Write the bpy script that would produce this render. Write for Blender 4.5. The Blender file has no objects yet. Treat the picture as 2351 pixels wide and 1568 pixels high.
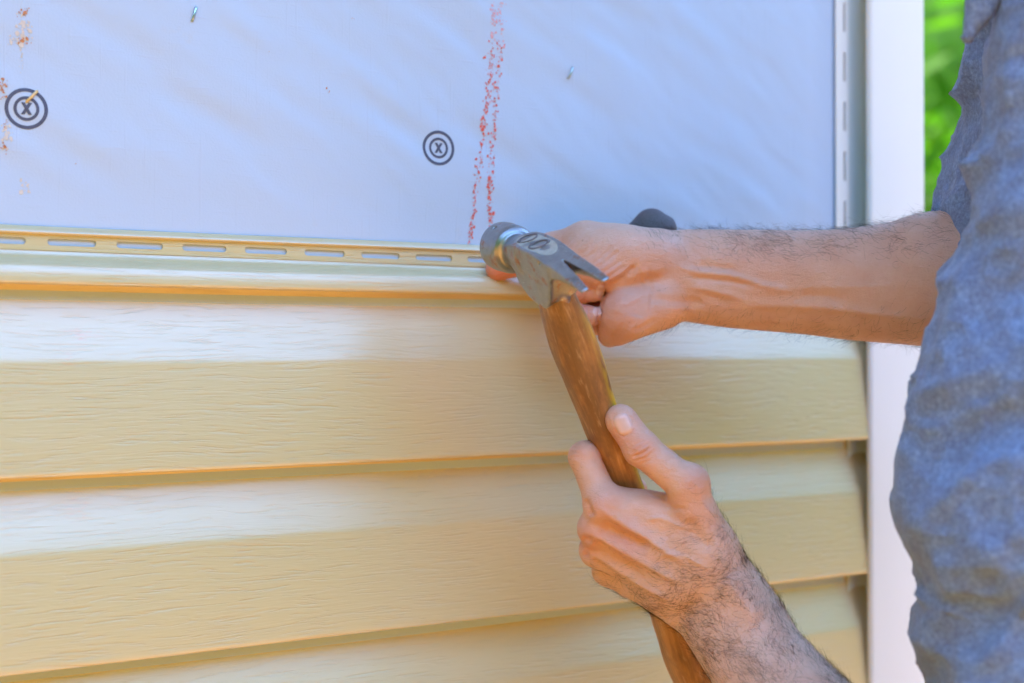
import bpy, bmesh, math, random
import numpy as np
from mathutils import Vector, Matrix

random.seed(7)
rng = np.random.default_rng(7)
scene = bpy.context.scene
COL = scene.collection

# ------------------------------------------------------------------ camera
F_PX, CU, CV = 2950.0, 1175.5, 784.0            # focal length and centre on a 2351 px wide frame
YAW = math.radians(29.7)
PITCH = math.radians(0.5)
CAM = Vector((-0.467, -0.819, 1.5))
cd = bpy.data.cameras.new("camera")
cam = bpy.data.objects.new("camera", cd)
COL.objects.link(cam)
cd.sensor_width = 36.0
cd.lens = 36.0 * F_PX / 2351.0
cd.clip_start = 0.02
cd.clip_end = 600.0
cam.location = CAM
cam.rotation_euler = (math.radians(90) + PITCH, 0, -YAW)
cd.dof.use_dof = True
cd.dof.focus_distance = 0.83
cd.dof.aperture_fstop = 4.0
scene.camera = cam

# ------------------------------------------------------------------ sky and sun
SUN_EL, SUN_AZ = math.radians(68), math.radians(-48)     # azimuth from +Y towards +X: behind the house
world = bpy.data.worlds.new("World")
scene.world = world
world.use_nodes = True
wn = world.node_tree.nodes
wl = world.node_tree.links
bg = wn["Background"]
sky = wn.new("ShaderNodeTexSky")
sky.sky_type = 'NISHITA'
sky.sun_disc = False
sky.sun_elevation = SUN_EL
sky.sun_rotation = SUN_AZ
sky.air_density = 1.3
sky.dust_density = 0.0
sky.ozone_density = 6.5
wl.new(sky.outputs[0], bg.inputs[0])
bg.inputs[1].default_value = 0.15
sd = bpy.data.lights.new("sun", 'SUN')
sun = bpy.data.objects.new("sun", sd)
COL.objects.link(sun)
sd.energy = 2.3
sd.angle = math.radians(0.5)
sd.color = (1.0, 0.88, 0.70)
sdir = Vector((math.cos(SUN_EL) * math.sin(SUN_AZ), math.cos(SUN_EL) * math.cos(SUN_AZ), math.sin(SUN_EL)))
sun.location = sdir * 20
sun.rotation_euler = (-sdir).to_track_quat('-Z', 'Y').to_euler()
scene.view_settings.view_transform = 'Standard'
scene.view_settings.look = 'None'
scene.view_settings.gamma = 1.0
scene.view_settings.use_curve_mapping = False
scene.view_settings.exposure = 3.3
scene.render.engine = 'CYCLES'
scene.cycles.max_bounces = 8
scene.cycles.diffuse_bounces = 5
scene.cycles.use_denoising = True

# ------------------------------------------------------------------ helpers
FWD = Vector((math.sin(YAW) * math.cos(PITCH), math.cos(YAW) * math.cos(PITCH), math.sin(PITCH)))
RGT = Vector((math.cos(YAW), -math.sin(YAW), 0))
UPV = RGT.cross(FWD)
CM = np.array([list(RGT), list(-UPV), list(FWD)])          # rows: camera x right, y down, z depth


def J(u, v, Z):
    """frame position and depth in mm -> camera-frame mm"""
    return np.array([(u - CU) * Z / F_PX, (v - CV) * Z / F_PX, Z], float)


def c2w(P):
    """camera-frame mm -> world metres"""
    return np.asarray(P, float) @ CM * 0.001 + np.array(CAM)


def w2px(P):
    q = (np.asarray(P) - np.array(CAM)) @ CM.T
    return np.stack([CU + F_PX * q[..., 0] / q[..., 2], CV + F_PX * q[..., 1] / q[..., 2]], -1)


def wall(u, v, out=0.0):
    """point on the plane y = -out seen at (u, v)"""
    d = np.array([(u - CU) / F_PX, (v - CV) / F_PX, 1.0]) @ CM
    t = (-out - CAM.y) / d[1]
    return np.array(CAM) + d * t


def mesh_obj(name, verts, faces, mat=None, parent=None, smooth=False):
    me = bpy.data.meshes.new(name)
    me.from_pydata([tuple(map(float, v)) for v in verts], [], [tuple(map(int, f)) for f in faces])
    me.update()
    if smooth:
        me.polygons.foreach_set("use_smooth", [True] * len(me.polygons))
    o = bpy.data.objects.new(name, me)
    COL.objects.link(o)
    if mat:
        me.materials.append(mat)
    if parent:
        o.parent = parent
    return o


def bm_obj(name, bm, mat=None, parent=None, smooth=False):
    bmesh.ops.recalc_face_normals(bm, faces=bm.faces)
    me = bpy.data.meshes.new(name)
    bm.to_mesh(me)
    bm.free()
    if smooth:
        me.polygons.foreach_set("use_smooth", [True] * len(me.polygons))
    o = bpy.data.objects.new(name, me)
    COL.objects.link(o)
    if mat:
        me.materials.append(mat)
    if parent:
        o.parent = parent
    return o


def tag(o, label=None, cat=None, group=None, kind=None):
    for k, v in (("label", label), ("category", cat), ("group", group), ("kind", kind)):
        if v:
            o[k] = v
    return o


def empty(name, loc=(0, 0, 0)):
    o = bpy.data.objects.new(name, None)
    COL.objects.link(o)
    o.location = loc
    return o


def put(o, parent):
    """parent while keeping world place (parents are unrotated empties)"""
    o.parent = parent
    o.matrix_parent_inverse = Matrix.Translation(-Vector(parent.location))
    return o


def add_box(bm, lo, hi):
    vs = [bm.verts.new((x, y, z)) for x in (lo[0], hi[0]) for y in (lo[1], hi[1]) for z in (lo[2], hi[2])]
    for f in ((0, 1, 3, 2), (4, 6, 7, 5), (0, 4, 5, 1), (2, 3, 7, 6), (0, 2, 6, 4), (1, 5, 7, 3)):
        bm.faces.new([vs[i] for i in f])
    return vs


_LAT = np.random.default_rng(3).random((64, 64, 64)).astype(np.float64)


def vnoise(x, y, z):
    """smooth lattice noise 0..1"""
    x, y, z = np.broadcast_arrays(np.asarray(x, float), np.asarray(y, float), np.asarray(z, float))
    i, j, k = np.floor(x).astype(int), np.floor(y).astype(int), np.floor(z).astype(int)
    f, g, h = x - i, y - j, z - k
    f, g, h = (t * t * t * (t * (t * 6 - 15) + 10) for t in (f, g, h))
    r = 0
    for a in (0, 1):
        for b in (0, 1):
            for c in (0, 1):
                w = (f if a else 1 - f) * (g if b else 1 - g) * (h if c else 1 - h)
                r = r + w * _LAT[(i + a) % 64, (j + b) % 64, (k + c) % 64]
    return r


class NT:
    """small node helper"""
    def __init__(self, name, rough=0.5, spec=0.5):
        self.m = bpy.data.materials.new(name)
        self.m.use_nodes = True
        self.t = self.m.node_tree
        self.b = self.t.nodes["Principled BSDF"]
        self.out = self.t.nodes["Material Output"]
        self.b.inputs["Roughness"].default_value = rough
        self.b.inputs["Specular IOR Level"].default_value = spec
        self._co = None

    def n(self, kind, **kw):
        nd = self.t.nodes.new(kind)
        for k, v in kw.items():
            setattr(nd, k, v)
        return nd

    def link(self, a, b):
        self.t.links.new(a, b)

    def co(self, scale=(1, 1, 1), rot=(0, 0, 0), loc=(0, 0, 0)):
        if self._co is None:
            self._co = self.n("ShaderNodeTexCoord")
        mp = self.n("ShaderNodeMapping")
        mp.inputs["Scale"].default_value = scale
        mp.inputs["Rotation"].default_value = rot
        mp.inputs["Location"].default_value = loc
        self.link(self._co.outputs["Object"], mp.inputs["Vector"])
        return mp.outputs[0]

    def noise(self, vec, scale=5, detail=3, rough=0.5, dist=0.0):
        nd = self.n("ShaderNodeTexNoise")
        nd.inputs["Scale"].default_value = scale
        nd.inputs["Detail"].default_value = detail
        nd.inputs["Roughness"].default_value = rough
        nd.inputs["Distortion"].default_value = dist
        self.link(vec, nd.inputs["Vector"])
        return nd.outputs["Fac"]

    def ramp(self, fac, stops):
        nd = self.n("ShaderNodeValToRGB")
        cr = nd.color_ramp
        while len(cr.elements) < len(stops):
            cr.elements.new(0.5)
        for e, (p, c) in zip(cr.elements, stops):
            e.position = p
            e.color = (*c, 1) if len(c) == 3 else c
        self.link(fac, nd.inputs[0])
        return nd.outputs[0]

    def mix(self, fac, a, b, mode='MIX'):
        nd = self.n("ShaderNodeMix", data_type='RGBA', blend_type=mode)
        for sock, v in ((nd.inputs["Factor"], fac), (nd.inputs["A"], a), (nd.inputs["B"], b)):
            pass
        ins = [s for s in nd.inputs if s.enabled]
        for s, v in zip(ins, (fac, a, b)):
            if isinstance(v, (int, float)):
                s.default_value = v
            elif isinstance(v, tuple):
                s.default_value = (*v, 1)
            else:
                self.link(v, s)
        return [s for s in nd.outputs if s.enabled][0]

    def math(self, op, a, b=0.0, clamp=False):
        nd = self.n("ShaderNodeMath", operation=op, use_clamp=clamp)
        for s, v in zip(nd.inputs, (a, b)):
            if isinstance(v, (int, float)):
                s.default_value = v
            else:
                self.link(v, s)
        return nd.outputs[0]

    def color(self, c):
        if isinstance(c, tuple):
            self.b.inputs["Base Color"].default_value = (*c, 1)
        else:
            self.link(c, self.b.inputs["Base Color"])

    def bump(self, h, strength=0.5, dist=0.001, prev=None):
        nd = self.n("ShaderNodeBump")
        nd.inputs["Strength"].default_value = strength
        nd.inputs["Distance"].default_value = dist
        self.link(h, nd.inputs["Height"])
        if prev is not None:
            self.link(prev, nd.inputs["Normal"])
        self.link(nd.outputs[0], self.b.inputs["Normal"])
        return nd.outputs[0]


# ------------------------------------------------------------------ materials
def mat_siding():
    k = NT("vinyl_siding", 0.40, 0.8)
    k.b.inputs["Coat Weight"].default_value = 1.0
    k.b.inputs["Coat Roughness"].default_value = 0.28
    k.b.inputs["Coat IOR"].default_value = 1.85
    warp = k.noise(k.co((5, 5, 16)), 1.0, 3)
    v = k.co((34, 60, 520))
    off = k.n("ShaderNodeVectorMath", operation='MULTIPLY_ADD')
    off.inputs[1].default_value = (0, 0, 9)
    k.link(warp, off.inputs[0])
    k.link(v, off.inputs[2])
    g = k.noise(off.outputs[0], 1.0, 3, 0.5, 0.5)
    v2 = k.co((20, 60, 300), loc=(3, 0, 5))
    off2 = k.n("ShaderNodeVectorMath", operation='MULTIPLY_ADD')
    off2.inputs[1].default_value = (0, 0, 5)
    k.link(warp, off2.inputs[0])
    k.link(v2, off2.inputs[2])
    g2 = k.noise(off2.outputs[0], 1.0, 3, 0.55, 0.7)
    line = k.ramp(g, [(0.32, (0, 0, 0)), (0.44, (0.8, 0.8, 0.8)), (0.70, (1, 1, 1))])
    line2 = k.ramp(g2, [(0.28, (0, 0, 0)), (0.42, (1, 1, 1)), (0.60, (0.7, 0.7, 0.7))])
    where = k.noise(k.co((4, 4, 14), loc=(7, 1, 2)), 1.0, 2)
    h = k.mix(k.ramp(where, [(0.35, (0.15, 0.15, 0.15)), (0.65, (0.42, 0.42, 0.42))]), line, line2)
    k.bump(h, 0.62, 0.0009)
    tone = k.noise(k.co((2, 2, 5)), 1.0, 3)
    c = k.mix(k.math('MULTIPLY', tone, 0.5), (0.645, 0.525, 0.285), (0.595, 0.475, 0.25))
    # a faint dusty scuff here and there
    sc = k.noise(k.co((7, 7, 22)), 1.0, 5, 0.7)
    c = k.mix(k.ramp(sc, [(0.66, (0, 0, 0)), (0.80, (0.35, 0.35, 0.35))]), c, (0.62, 0.40, 0.22))
    for (u_, v_, su, sv) in ((188, 770, 0.016, 0.006), (155, 826, 0.010, 0.006), (182, 1175, 0.009, 0.010)):
        q = wall(u_, v_, 0.014)
        mp = k.co((1 / su, 0, 1 / sv), loc=(-q[0] / su, 0, -q[2] / sv))
        ln = k.n("ShaderNodeVectorMath", operation='LENGTH')
        k.link(mp, ln.inputs[0])
        near = k.ramp(ln.outputs["Value"], [(0.2, (1, 1, 1)), (1.0, (0, 0, 0))])
        spk = k.ramp(k.noise(k.co((160, 160, 700)), 1.0, 3, 0.6), [(0.50, (0, 0, 0)), (0.66, (0.55, 0.55, 0.55))])
        c = k.mix(k.mix(1.0, near, spk, 'MULTIPLY'), c, (0.78, 0.36, 0.16))
    k.color(c)
    return k.m


def mat_wrap():
    k = NT("house_wrap_sheet", 0.62, 0.35)
    # woven: fine vertical threads and short crosswise ones
    th = k.noise(k.co((330, 1, 14)), 1.0, 2)
    tl = k.ramp(th, [(0.62, (0, 0, 0)), (0.70, (1, 1, 1))])
    cr = k.noise(k.co((40, 1, 420)), 1.0, 2)
    cl = k.ramp(cr, [(0.60, (0, 0, 0)), (0.75, (1, 1, 1))])
    grain = k.noise(k.co((700, 700, 700)), 1.0, 2)
    soft = k.noise(k.co((5, 1, 9), (0, 0.5, 0)), 1.0, 3)
    c = k.mix(k.math('MULTIPLY', soft, 0.5), (0.485, 0.60, 0.78), (0.45, 0.57, 0.75))
    c = k.mix(k.math('MULTIPLY', tl, 0.10), c, (0.45, 0.5, 0.62))
    c = k.mix(k.math('MULTIPLY', cl, 0.06), c, (0.5, 0.5, 0.6))
    # clay dirt rubbed in faintly
    d = k.noise(k.co((18, 1, 18)), 1.0, 6, 0.65)
    c = k.mix(k.ramp(d, [(0.66, (0, 0, 0)), (0.82, (0.30, 0.30, 0.30))]), c, (0.62, 0.45, 0.30))
    k.color(c)
    h = k.mix(0.5, k.mix(0.5, tl, cl), grain)
    k.bump(h, 0.5, 0.0005)
    return k.m


def mat_plain(name, col, rough=0.5, spec=0.5, var=0.08, vscale=30, bump=0.0, bscale=400):
    k = NT(name, rough, spec)
    n = k.noise(k.co(), vscale, 4, 0.6)
    dark = tuple(c * (1 - 2 * var) for c in col)
    k.color(k.mix(n, dark, tuple(min(1, c * (1 + var)) for c in col)))
    if bump:
        k.bump(k.noise(k.co(), bscale, 3), bump, 0.0006)
    return k.m


def mat_skin():
    k = NT("skin", 0.40, 0.55)
    at = k.n("ShaderNodeAttribute", attribute_name="redness")
    blot = k.noise(k.co(), 55, 4, 0.6)
    fine = k.noise(k.co(), 420, 3, 0.6)
    c = k.mix(blot, (0.70, 0.335, 0.215), (0.87, 0.555, 0.43))
    c = k.mix(k.math('MULTIPLY', fine, 0.25), c, (0.56, 0.25, 0.145))
    fr = k.noise(k.co(), 230, 2)
    c = k.mix(k.ramp(fr, [(0.70, (0, 0, 0)), (0.80, (0.45, 0.45, 0.45))]), c, (0.42, 0.20, 0.12))
    c = k.mix(at.outputs["Fac"], c, (0.66, 0.20, 0.13))
    k.color(c)
    k.b.inputs["Subsurface Weight"].default_value = 0.07
    k.b.inputs["Subsurface Radius"].default_value = (1.0, 0.35, 0.2)
    k.b.inputs["Subsurface Scale"].default_value = 0.004
    vo = k.n("ShaderNodeTexVoronoi", feature='DISTANCE_TO_EDGE')
    k.link(k.co(), vo.inputs["Vector"])
    vo.inputs["Scale"].default_value = 700
    cell = k.ramp(vo.outputs["Distance"], [(0.0, (0, 0, 0)), (0.12, (1, 1, 1))])
    h = k.mix(0.45, cell, k.noise(k.co(), 260, 4, 0.65))
    p = k.bump(h, 0.6, 0.0006)
    wr = k.noise(k.co((90, 160, 260), (0.3, 0.5, 0.2)), 1.0, 3, 0.6, 1.0)
    k.bump(wr, 0.45, 0.0014, p)
    return k.m


def mat_wood_handle():
    k = NT("hickory_handle", 0.42, 0.45)
    g = k.noise(k.co((260, 260, 9)), 1.0, 5, 0.6, 0.8)
    c = k.ramp(g, [(0.25, (0.26, 0.105, 0.03)), (0.45, (0.43, 0.185, 0.055)), (0.62, (0.52, 0.24, 0.08)), (0.85, (0.62, 0.32, 0.125))])
    grime = k.noise(k.co((40, 40, 18)), 1.0, 5, 0.7)
    c = k.mix(k.ramp(grime, [(0.42, (0, 0, 0)), (0.62, (0.75, 0.75, 0.75))]), c, (0.16, 0.075, 0.03))
    nick = k.noise(k.co((330, 330, 60)), 1.0, 3, 0.6)
    c = k.mix(k.ramp(nick, [(0.58, (0, 0, 0)), (0.74, (0.6, 0.6, 0.6))]), c, (0.60, 0.36, 0.19))
    # yellow paint left on one long edge
    at = k.n("ShaderNodeAttribute", attribute_name="paint")
    py = k.math('MULTIPLY', at.outputs["Fac"], k.ramp(k.noise(k.co((120, 120, 30)), 1.0, 4), [(0.40, (0, 0, 0)), (0.55, (1, 1, 1))]))
    c = k.mix(py, c, (0.72, 0.46, 0.02))
    k.color(c)
    h = k.mix(0.5, g, nick)
    k.bump(h, 0.5, 0.0006)
    return k.m


def mat_steel():
    k = NT("worn_steel", 0.40, 0.5)
    k.b.inputs["Metallic"].default_value = 1.0
    n1 = k.noise(k.co(), 130, 5, 0.65)
    c = k.mix(n1, (0.20, 0.20, 0.205), (0.50, 0.50, 0.51))
    r = k.noise(k.co((1, 1, 1), loc=(3, 1, 2)), 95, 6, 0.72)
    rust = k.ramp(r, [(0.54, (0, 0, 0)), (0.64, (0.85, 0.85, 0.85))])
    c = k.mix(rust, c, (0.30, 0.10, 0.035))
    scr = k.noise(k.co((900, 60, 900), (0.2, 0.4, 0)), 1.0, 2)
    c = k.mix(k.ramp(scr, [(0.66, (0, 0, 0)), (0.74, (0.5, 0.5, 0.5))]), c, (0.62, 0.62, 0.63))
    k.color(c)
    mt = k.n("ShaderNodeMath", operation='SUBTRACT')
    mt.inputs[0].default_value = 1.0
    k.link(rust, mt.inputs[1])
    k.link(mt.outputs[0], k.b.inputs["Metallic"])
    k.link(k.math('MULTIPLY_ADD', n1, 0.3), k.b.inputs["Roughness"])
    k.b.inputs["Roughness"].default_value = 0.4
    for l in list(k.t.links):
        if l.to_socket == k.b.inputs["Roughness"]:
            l.from_node.inputs[2].default_value = 0.24
    k.bump(k.mix(0.5, n1, scr), 0.25, 0.0005)
    return k.m


def mat_cloth():
    k = NT("heather_jersey", 0.9, 0.15)
    n = k.noise(k.co((420, 420, 420)), 1.0, 4, 0.7)
    b = k.noise(k.co(), 75, 5, 0.7)
    c = k.ramp(n, [(0.30, (0.125, 0.165, 0.29)), (0.50, (0.19, 0.265, 0.45)), (0.70, (0.29, 0.39, 0.61))])
    c = k.mix(k.ramp(b, [(0.40, (0, 0, 0)), (0.70, (0.5, 0.5, 0.5))]), c, (0.12, 0.11, 0.17))
    k.color(c)
    k.b.inputs["Sheen Weight"].default_value = 0.25
    k.bump(k.mix(0.6, n, k.noise(k.co(), 120, 4)), 0.6, 0.002)
    return k.m


def mat_leaf():
    k = NT("leaf", 0.55, 0.12)
    at = k.n("ShaderNodeAttribute", attribute_name="tone")
    c = k.ramp(at.outputs["Fac"], [(0.0, (0.020, 0.085, 0.004)), (0.45, (0.025, 0.12, 0.003)), (1.0, (0.11, 0.25, 0.008))])
    k.color(c)
    tr = k.n("ShaderNodeBsdfTranslucent")
    k.link(k.mix(0.5, c, (0.12, 0.42, 0.01)), tr.inputs[0])
    mx = k.n("ShaderNodeMixShader")
    mx.inputs[0].default_value = 0.45
    k.link(k.b.outputs[0], mx.inputs[1])
    k.link(tr.outputs[0], mx.inputs[2])
    k.link(mx.outputs[0], k.out.inputs[0])
    return k.m


def mat_ground():
    k = NT("clay_ground", 0.9, 0.2)
    n = k.noise(k.co(), 1.5, 6, 0.65)
    n2 = k.noise(k.co(), 30, 5, 0.7)
    c = k.mix(n, (0.34, 0.148, 0.033), (0.41, 0.195, 0.048))
    c = k.mix(k.math('MULTIPLY', n2, 0.5), c, (0.27, 0.135, 0.03))
    k.color(c)
    k.bump(n2, 0.6, 0.02)
    return k.m


def mat_hair():
    k = NT("body_hair", 0.6, 0.12)
    k.color((0.055, 0.026, 0.013))
    return k.m


M_SIDING = mat_siding()
M_WRAP = mat_wrap()
M_POST = mat_plain("white_vinyl_post", (0.87, 0.88, 0.88), 0.38, 0.5, 0.015, 8)
M_POCKET_SHADE = mat_plain("shaded_pocket_vinyl", (0.70, 0.76, 0.74), 0.4, 0.5, 0.02, 8)  # post's white vinyl, darkened and greened for the shade inside the pocket
M_SKIN = mat_skin()
M_WOOD = mat_wood_handle()
M_STEEL = mat_steel()
M_CLOTH = mat_cloth()
M_LEAF = mat_leaf()
M_GROUND = mat_ground()
M_HAIR = mat_hair()
M_INK = mat_plain("print_ink", (0.12, 0.14, 0.22), 0.7, 0.2, 0.4, 1300)
M_CHALK = mat_plain("red_chalk", (0.88, 0.17, 0.14), 0.9, 0.1, 0.25, 700)
M_CHALK_PALE = mat_plain("red_chalk_dust", (0.80, 0.42, 0.46), 0.9, 0.1, 0.15, 700)
M_CLAY = mat_plain("clay_smear", (0.66, 0.30, 0.15), 0.9, 0.1, 0.3, 500)
M_CLAY_PALE = mat_plain("clay_dust", (0.70, 0.64, 0.58), 0.9, 0.1, 0.12, 300)
M_STAPLE = mat_plain("staple_wire", (0.50, 0.60, 0.62), 0.3, 0.8, 0.1, 300)
M_BRASS = mat_plain("brass_staple_wire", (0.78, 0.52, 0.20), 0.35, 0.8, 0.1, 300)
M_STAPLE.node_tree.nodes["Principled BSDF"].inputs["Metallic"].default_value = 0.8
M_GRIP = mat_plain("rubber_grip", (0.15, 0.125, 0.14), 0.62, 0.4, 0.25, 800, 0.5, 900)
M_NAIL = mat_plain("nail_plate", (0.78, 0.47, 0.39), 0.24, 0.5, 0.06, 200)
M_BADGE = mat_plain("badge_recess", (0.47, 0.40, 0.33), 0.6, 0.4, 0.2, 500, 0.4, 900)
M_BADGE_RING = mat_plain("badge_ring", (0.17, 0.125, 0.12), 0.5, 0.5, 0.25, 600)
M_WALL = mat_plain("osb_sheathing", (0.40, 0.28, 0.15), 0.8, 0.2, 0.25, 60)
M_ROOF = mat_plain("roof_shingle", (0.10, 0.09, 0.085), 0.9, 0.2, 0.25, 40)
M_SOFFIT = mat_plain("white_soffit", (0.78, 0.78, 0.77), 0.5, 0.4, 0.02, 10)
M_BARK = mat_plain("bark", (0.11, 0.075, 0.05), 0.9, 0.2, 0.3, 30)
M_TROUSER = mat_plain("denim", (0.05, 0.06, 0.09), 0.9, 0.2, 0.15, 300)

# ------------------------------------------------------------------ ground
bm = bmesh.new()
bmesh.ops.create_grid(bm, x_segments=40, y_segments=40, size=300)
g = tag(bm_obj("ground", bm, M_GROUND), kind="structure")

# ------------------------------------------------------------------ wall layout (from the frame)
OUT = 0.0200                                     # butt edges stand this far off the wall
zB = wall(0, 650, 0.016)[2]
zC = wall(0, 1089, OUT)[2]
PITCHZ = 0.1145
X_LIP = wall(1998, 784, 0.022)[0]
X_COR = wall(2124, 784, 0.022)[0]
X_FL = wall(1916, 300, 0.003)[0]
X_LEFT = -3.2
X_END = X_LIP + 0.012                           # siding runs in behind the lip
TOPZ = 2.72

house = empty("house", (0, 0.3, 0))
tag(house, "house under construction behind the siding, board sheathing and shingled roof", "house")
bm = bmesh.new()
add_box(bm, (X_LEFT, 0.012, 0.0), (X_COR - 0.03, 5.0, TOPZ))
put(bm_obj("sheathing", bm, M_WALL), house)
bm = bmesh.new()
vs = [bm.verts.new(p) for p in ((X_LEFT - .3, -0.56, TOPZ + .02), (X_LEFT - .3, 5.4, TOPZ + .02), (X_LEFT - .3, 2.5, TOPZ + 1.4),
                                (X_COR + .3, -0.56, TOPZ + .02), (X_COR + .3, 5.4, TOPZ + .02), (X_COR + .3, 2.5, TOPZ + 1.4))]
for f in ((0, 1, 2), (3, 5, 4), (0, 3, 4, 1), (0, 2, 5, 3), (1, 4, 5, 2)):
    bm.faces.new([vs[i] for i in f])
put(bm_obj("roof", bm, M_ROOF), house)  # unseen; eave overhang deepened to cut steep sky light on the siding
bm = bmesh.new()
add_box(bm, (X_LEFT - .3, -0.565, TOPZ + .004), (X_COR + .3, -0.53, TOPZ + .15))
put(bm_obj("fascia", bm, M_SOFFIT), house)


# ------------------------------------------------------------------ house wrap
def wrapf(x, z):
    """how far the sheet bellies out (metres)"""
    p = x * 0.90 - z * 0.44                         # along the folds
    q = x * 0.44 + z * 0.90                         # across them
    p2, q2 = x * 0.72 - z * 0.69, x * 0.69 + z * 0.72
    w = 0.012 * (vnoise(x * 14, z * 14, 0.5) - 0.5)
    a = 0.0026 * (vnoise(p * 6, (q + w) * 26, 1.3) - 0.5)
    b = 0.0022 * (vnoise(p2 * 9, (q2 + w) * 34, 5.7) - 0.5)
    c = 0.0013 * (vnoise(p * 16, (q + w) * 75, 9.1) - 0.5)
    d = 0.00045 * (vnoise(p2 * 40, (q2 + w) * 150, 13.3) - 0.5)
    mixx = np.clip((x + 0.25) / 0.5, 0, 1)
    damp = np.clip((z - zB - 0.036) / 0.05, 0, 1) * np.clip((X_FL - 0.004 - x) / 0.03, 0, 1)
    return 0.0022 + (0.0024 + a * (1 - 0.5 * mixx) + b * (0.35 + 0.65 * mixx) + c + d) * damp


wrap = empty("house_wrap", (0, 0, zB))
tag(wrap, "pale blue-white house wrap sheet with printed targets and red chalk line", "house wrap")
xs = np.concatenate([np.linspace(X_LEFT, -0.62, 14)[:-1], np.arange(-0.62, X_FL + 0.008, 0.003), [X_FL + 0.010]])
zs = np.concatenate([[0.05, 0.8, zB - 0.1], np.arange(zB - 0.02, zB + 0.36, 0.003), np.linspace(zB + 0.40, TOPZ - 0.01, 8)])
XX, ZZ = np.meshgrid(xs, zs)
YY = -wrapf(XX, ZZ)
nx, nz = len(xs), len(zs)
V = np.stack([XX, YY, ZZ], -1).reshape(-1, 3)
i = np.arange((nx - 1) * (nz - 1))
r, c = i // (nx - 1), i % (nx - 1)
Q = np.stack([r * nx + c, r * nx + c + 1, (r + 1) * nx + c + 1, (r + 1) * nx + c], 1)
put(mesh_obj("sheet", V, Q, M_WRAP, smooth=True), wrap)


def on_wrap(x, z, lift):
    return (x, -wrapf(x, z) - lift, z)


def annulus(r0, r1, cx, cz, n=56, lift=0.00025):
    vs, fs = [], []
    for k in range(n):
        a = 2 * math.pi * k / n
        for r in (r0, (r0 + r1) / 2, r1):
            vs.append(on_wrap(cx + r * math.cos(a), cz + r * math.sin(a), lift))
    for k in range(n):
        m = (k + 1) % n
        for j in (0, 1):
            fs.append((k * 3 + j, k * 3 + j + 1, m * 3 + j + 1, m * 3 + j))
    return vs, fs


def target_print(u, v, R):
    p = wall(u, v, 0.0022)
    vs, fs = [], []
    for r0, r1 in ((R * 0.83, R), (R * 0.45, R * 0.595)):
        a, b = annulus(r0, r1, p[0], p[2])
        n0 = len(vs)
        vs += a
        fs += [tuple(q + n0 for q in f) for f in b]
    h, wx = R * 0.29, R * 0.205
    for s, t in ((1, R * 0.085), (-1, R * 0.085)):
        n0 = len(vs)
        for k in range(7):
            f = -1 + 2 * k / 6
            for e in (-1, 1):
                vs.append(on_wrap(p[0] - s * f * (wx - t * .4) + e * t, p[2] + f * h, 0.00025 + (0.0001 if s > 0 else 0)))
        for k in range(6):
            fs.append((n0 + 2 * k, n0 + 2 * k + 1, n0 + 2 * k + 3, n0 + 2 * k + 2))
    return put(mesh_obj("target_print", vs, fs, M_INK), wrap)


target_print(59, 251, 0.0123)
target_print(1003, 341, 0.0123)


def flakes(name, pts, mat, lift=0.0004):
    vs, fs = [], []
    for (x, z, s, st) in pts:
        n = rng.integers(5, 8)
        a0 = rng.uniform(0, 6.28)
        n0 = len(vs)
        for k in range(n):
            a = a0 + 2 * math.pi * k / n
            rr = s * rng.uniform(0.55, 1.15)
            px, pz = x + rr * math.cos(a) * 0.85, z + rr * math.sin(a) * st
            vs.append(on_wrap(px, pz, lift))
        fs.append(tuple(range(n0, n0 + n)))
    o = put(mesh_obj(name, vs, fs, mat), wrap)
    o["kind"] = "stuff"
    return o


def poly_at(pl, t):
    f = t * (len(pl) - 1)
    k = min(int(f), len(pl) - 2)
    f -= k
    return pl[k][0] * (1 - f) + pl[k + 1][0] * f, pl[k][1] * (1 - f) + pl[k + 1][1] * f


L1 = [(1131, 8), (1128, 90), (1120, 180), (1108, 270), (1101, 350), (1089, 420), (1086, 490), (1076, 572)]
L2 = [(1148, 8), (1146, 90), (1138, 180), (1131, 270), (1126, 350), (1122, 420), (1121, 480), (1136, 560)]
red, pale = [], []
for L, n in ((L1, 290), (L2, 270)):
    for k in range(n):
        t = rng.uniform(0.0, 1)
        u, v = poly_at(L, t)
        spread = 5.5 * (1.25 - 0.5 * t)
        u += rng.normal(0, spread * 0.8)
        p = wall(u, v + rng.normal(0, 3), 0.0024)
        s = abs(rng.normal(0, 0.00042)) + 0.00022
        if t < 0.14 or rng.random() < 0.12:
            pale.append((p[0], p[2], s * 1.3, 1.0))
        else:
            red.append((p[0], p[2], s, 1.1))
            if rng.random() < 0.6:
                pale.append((p[0], p[2], s * 1.45, 1.0))
            if rng.random() < 0.4:
                red.append((p[0] + rng.normal(0, .0006), p[2] + rng.normal(0, .0006), s * .8, 1.0))
flakes("chalk_dust", pale, M_CHALK_PALE, 0.0003)
flakes("chalk_line", red, M_CHALK, 0.00042)
clay, clayp = [], []
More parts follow.
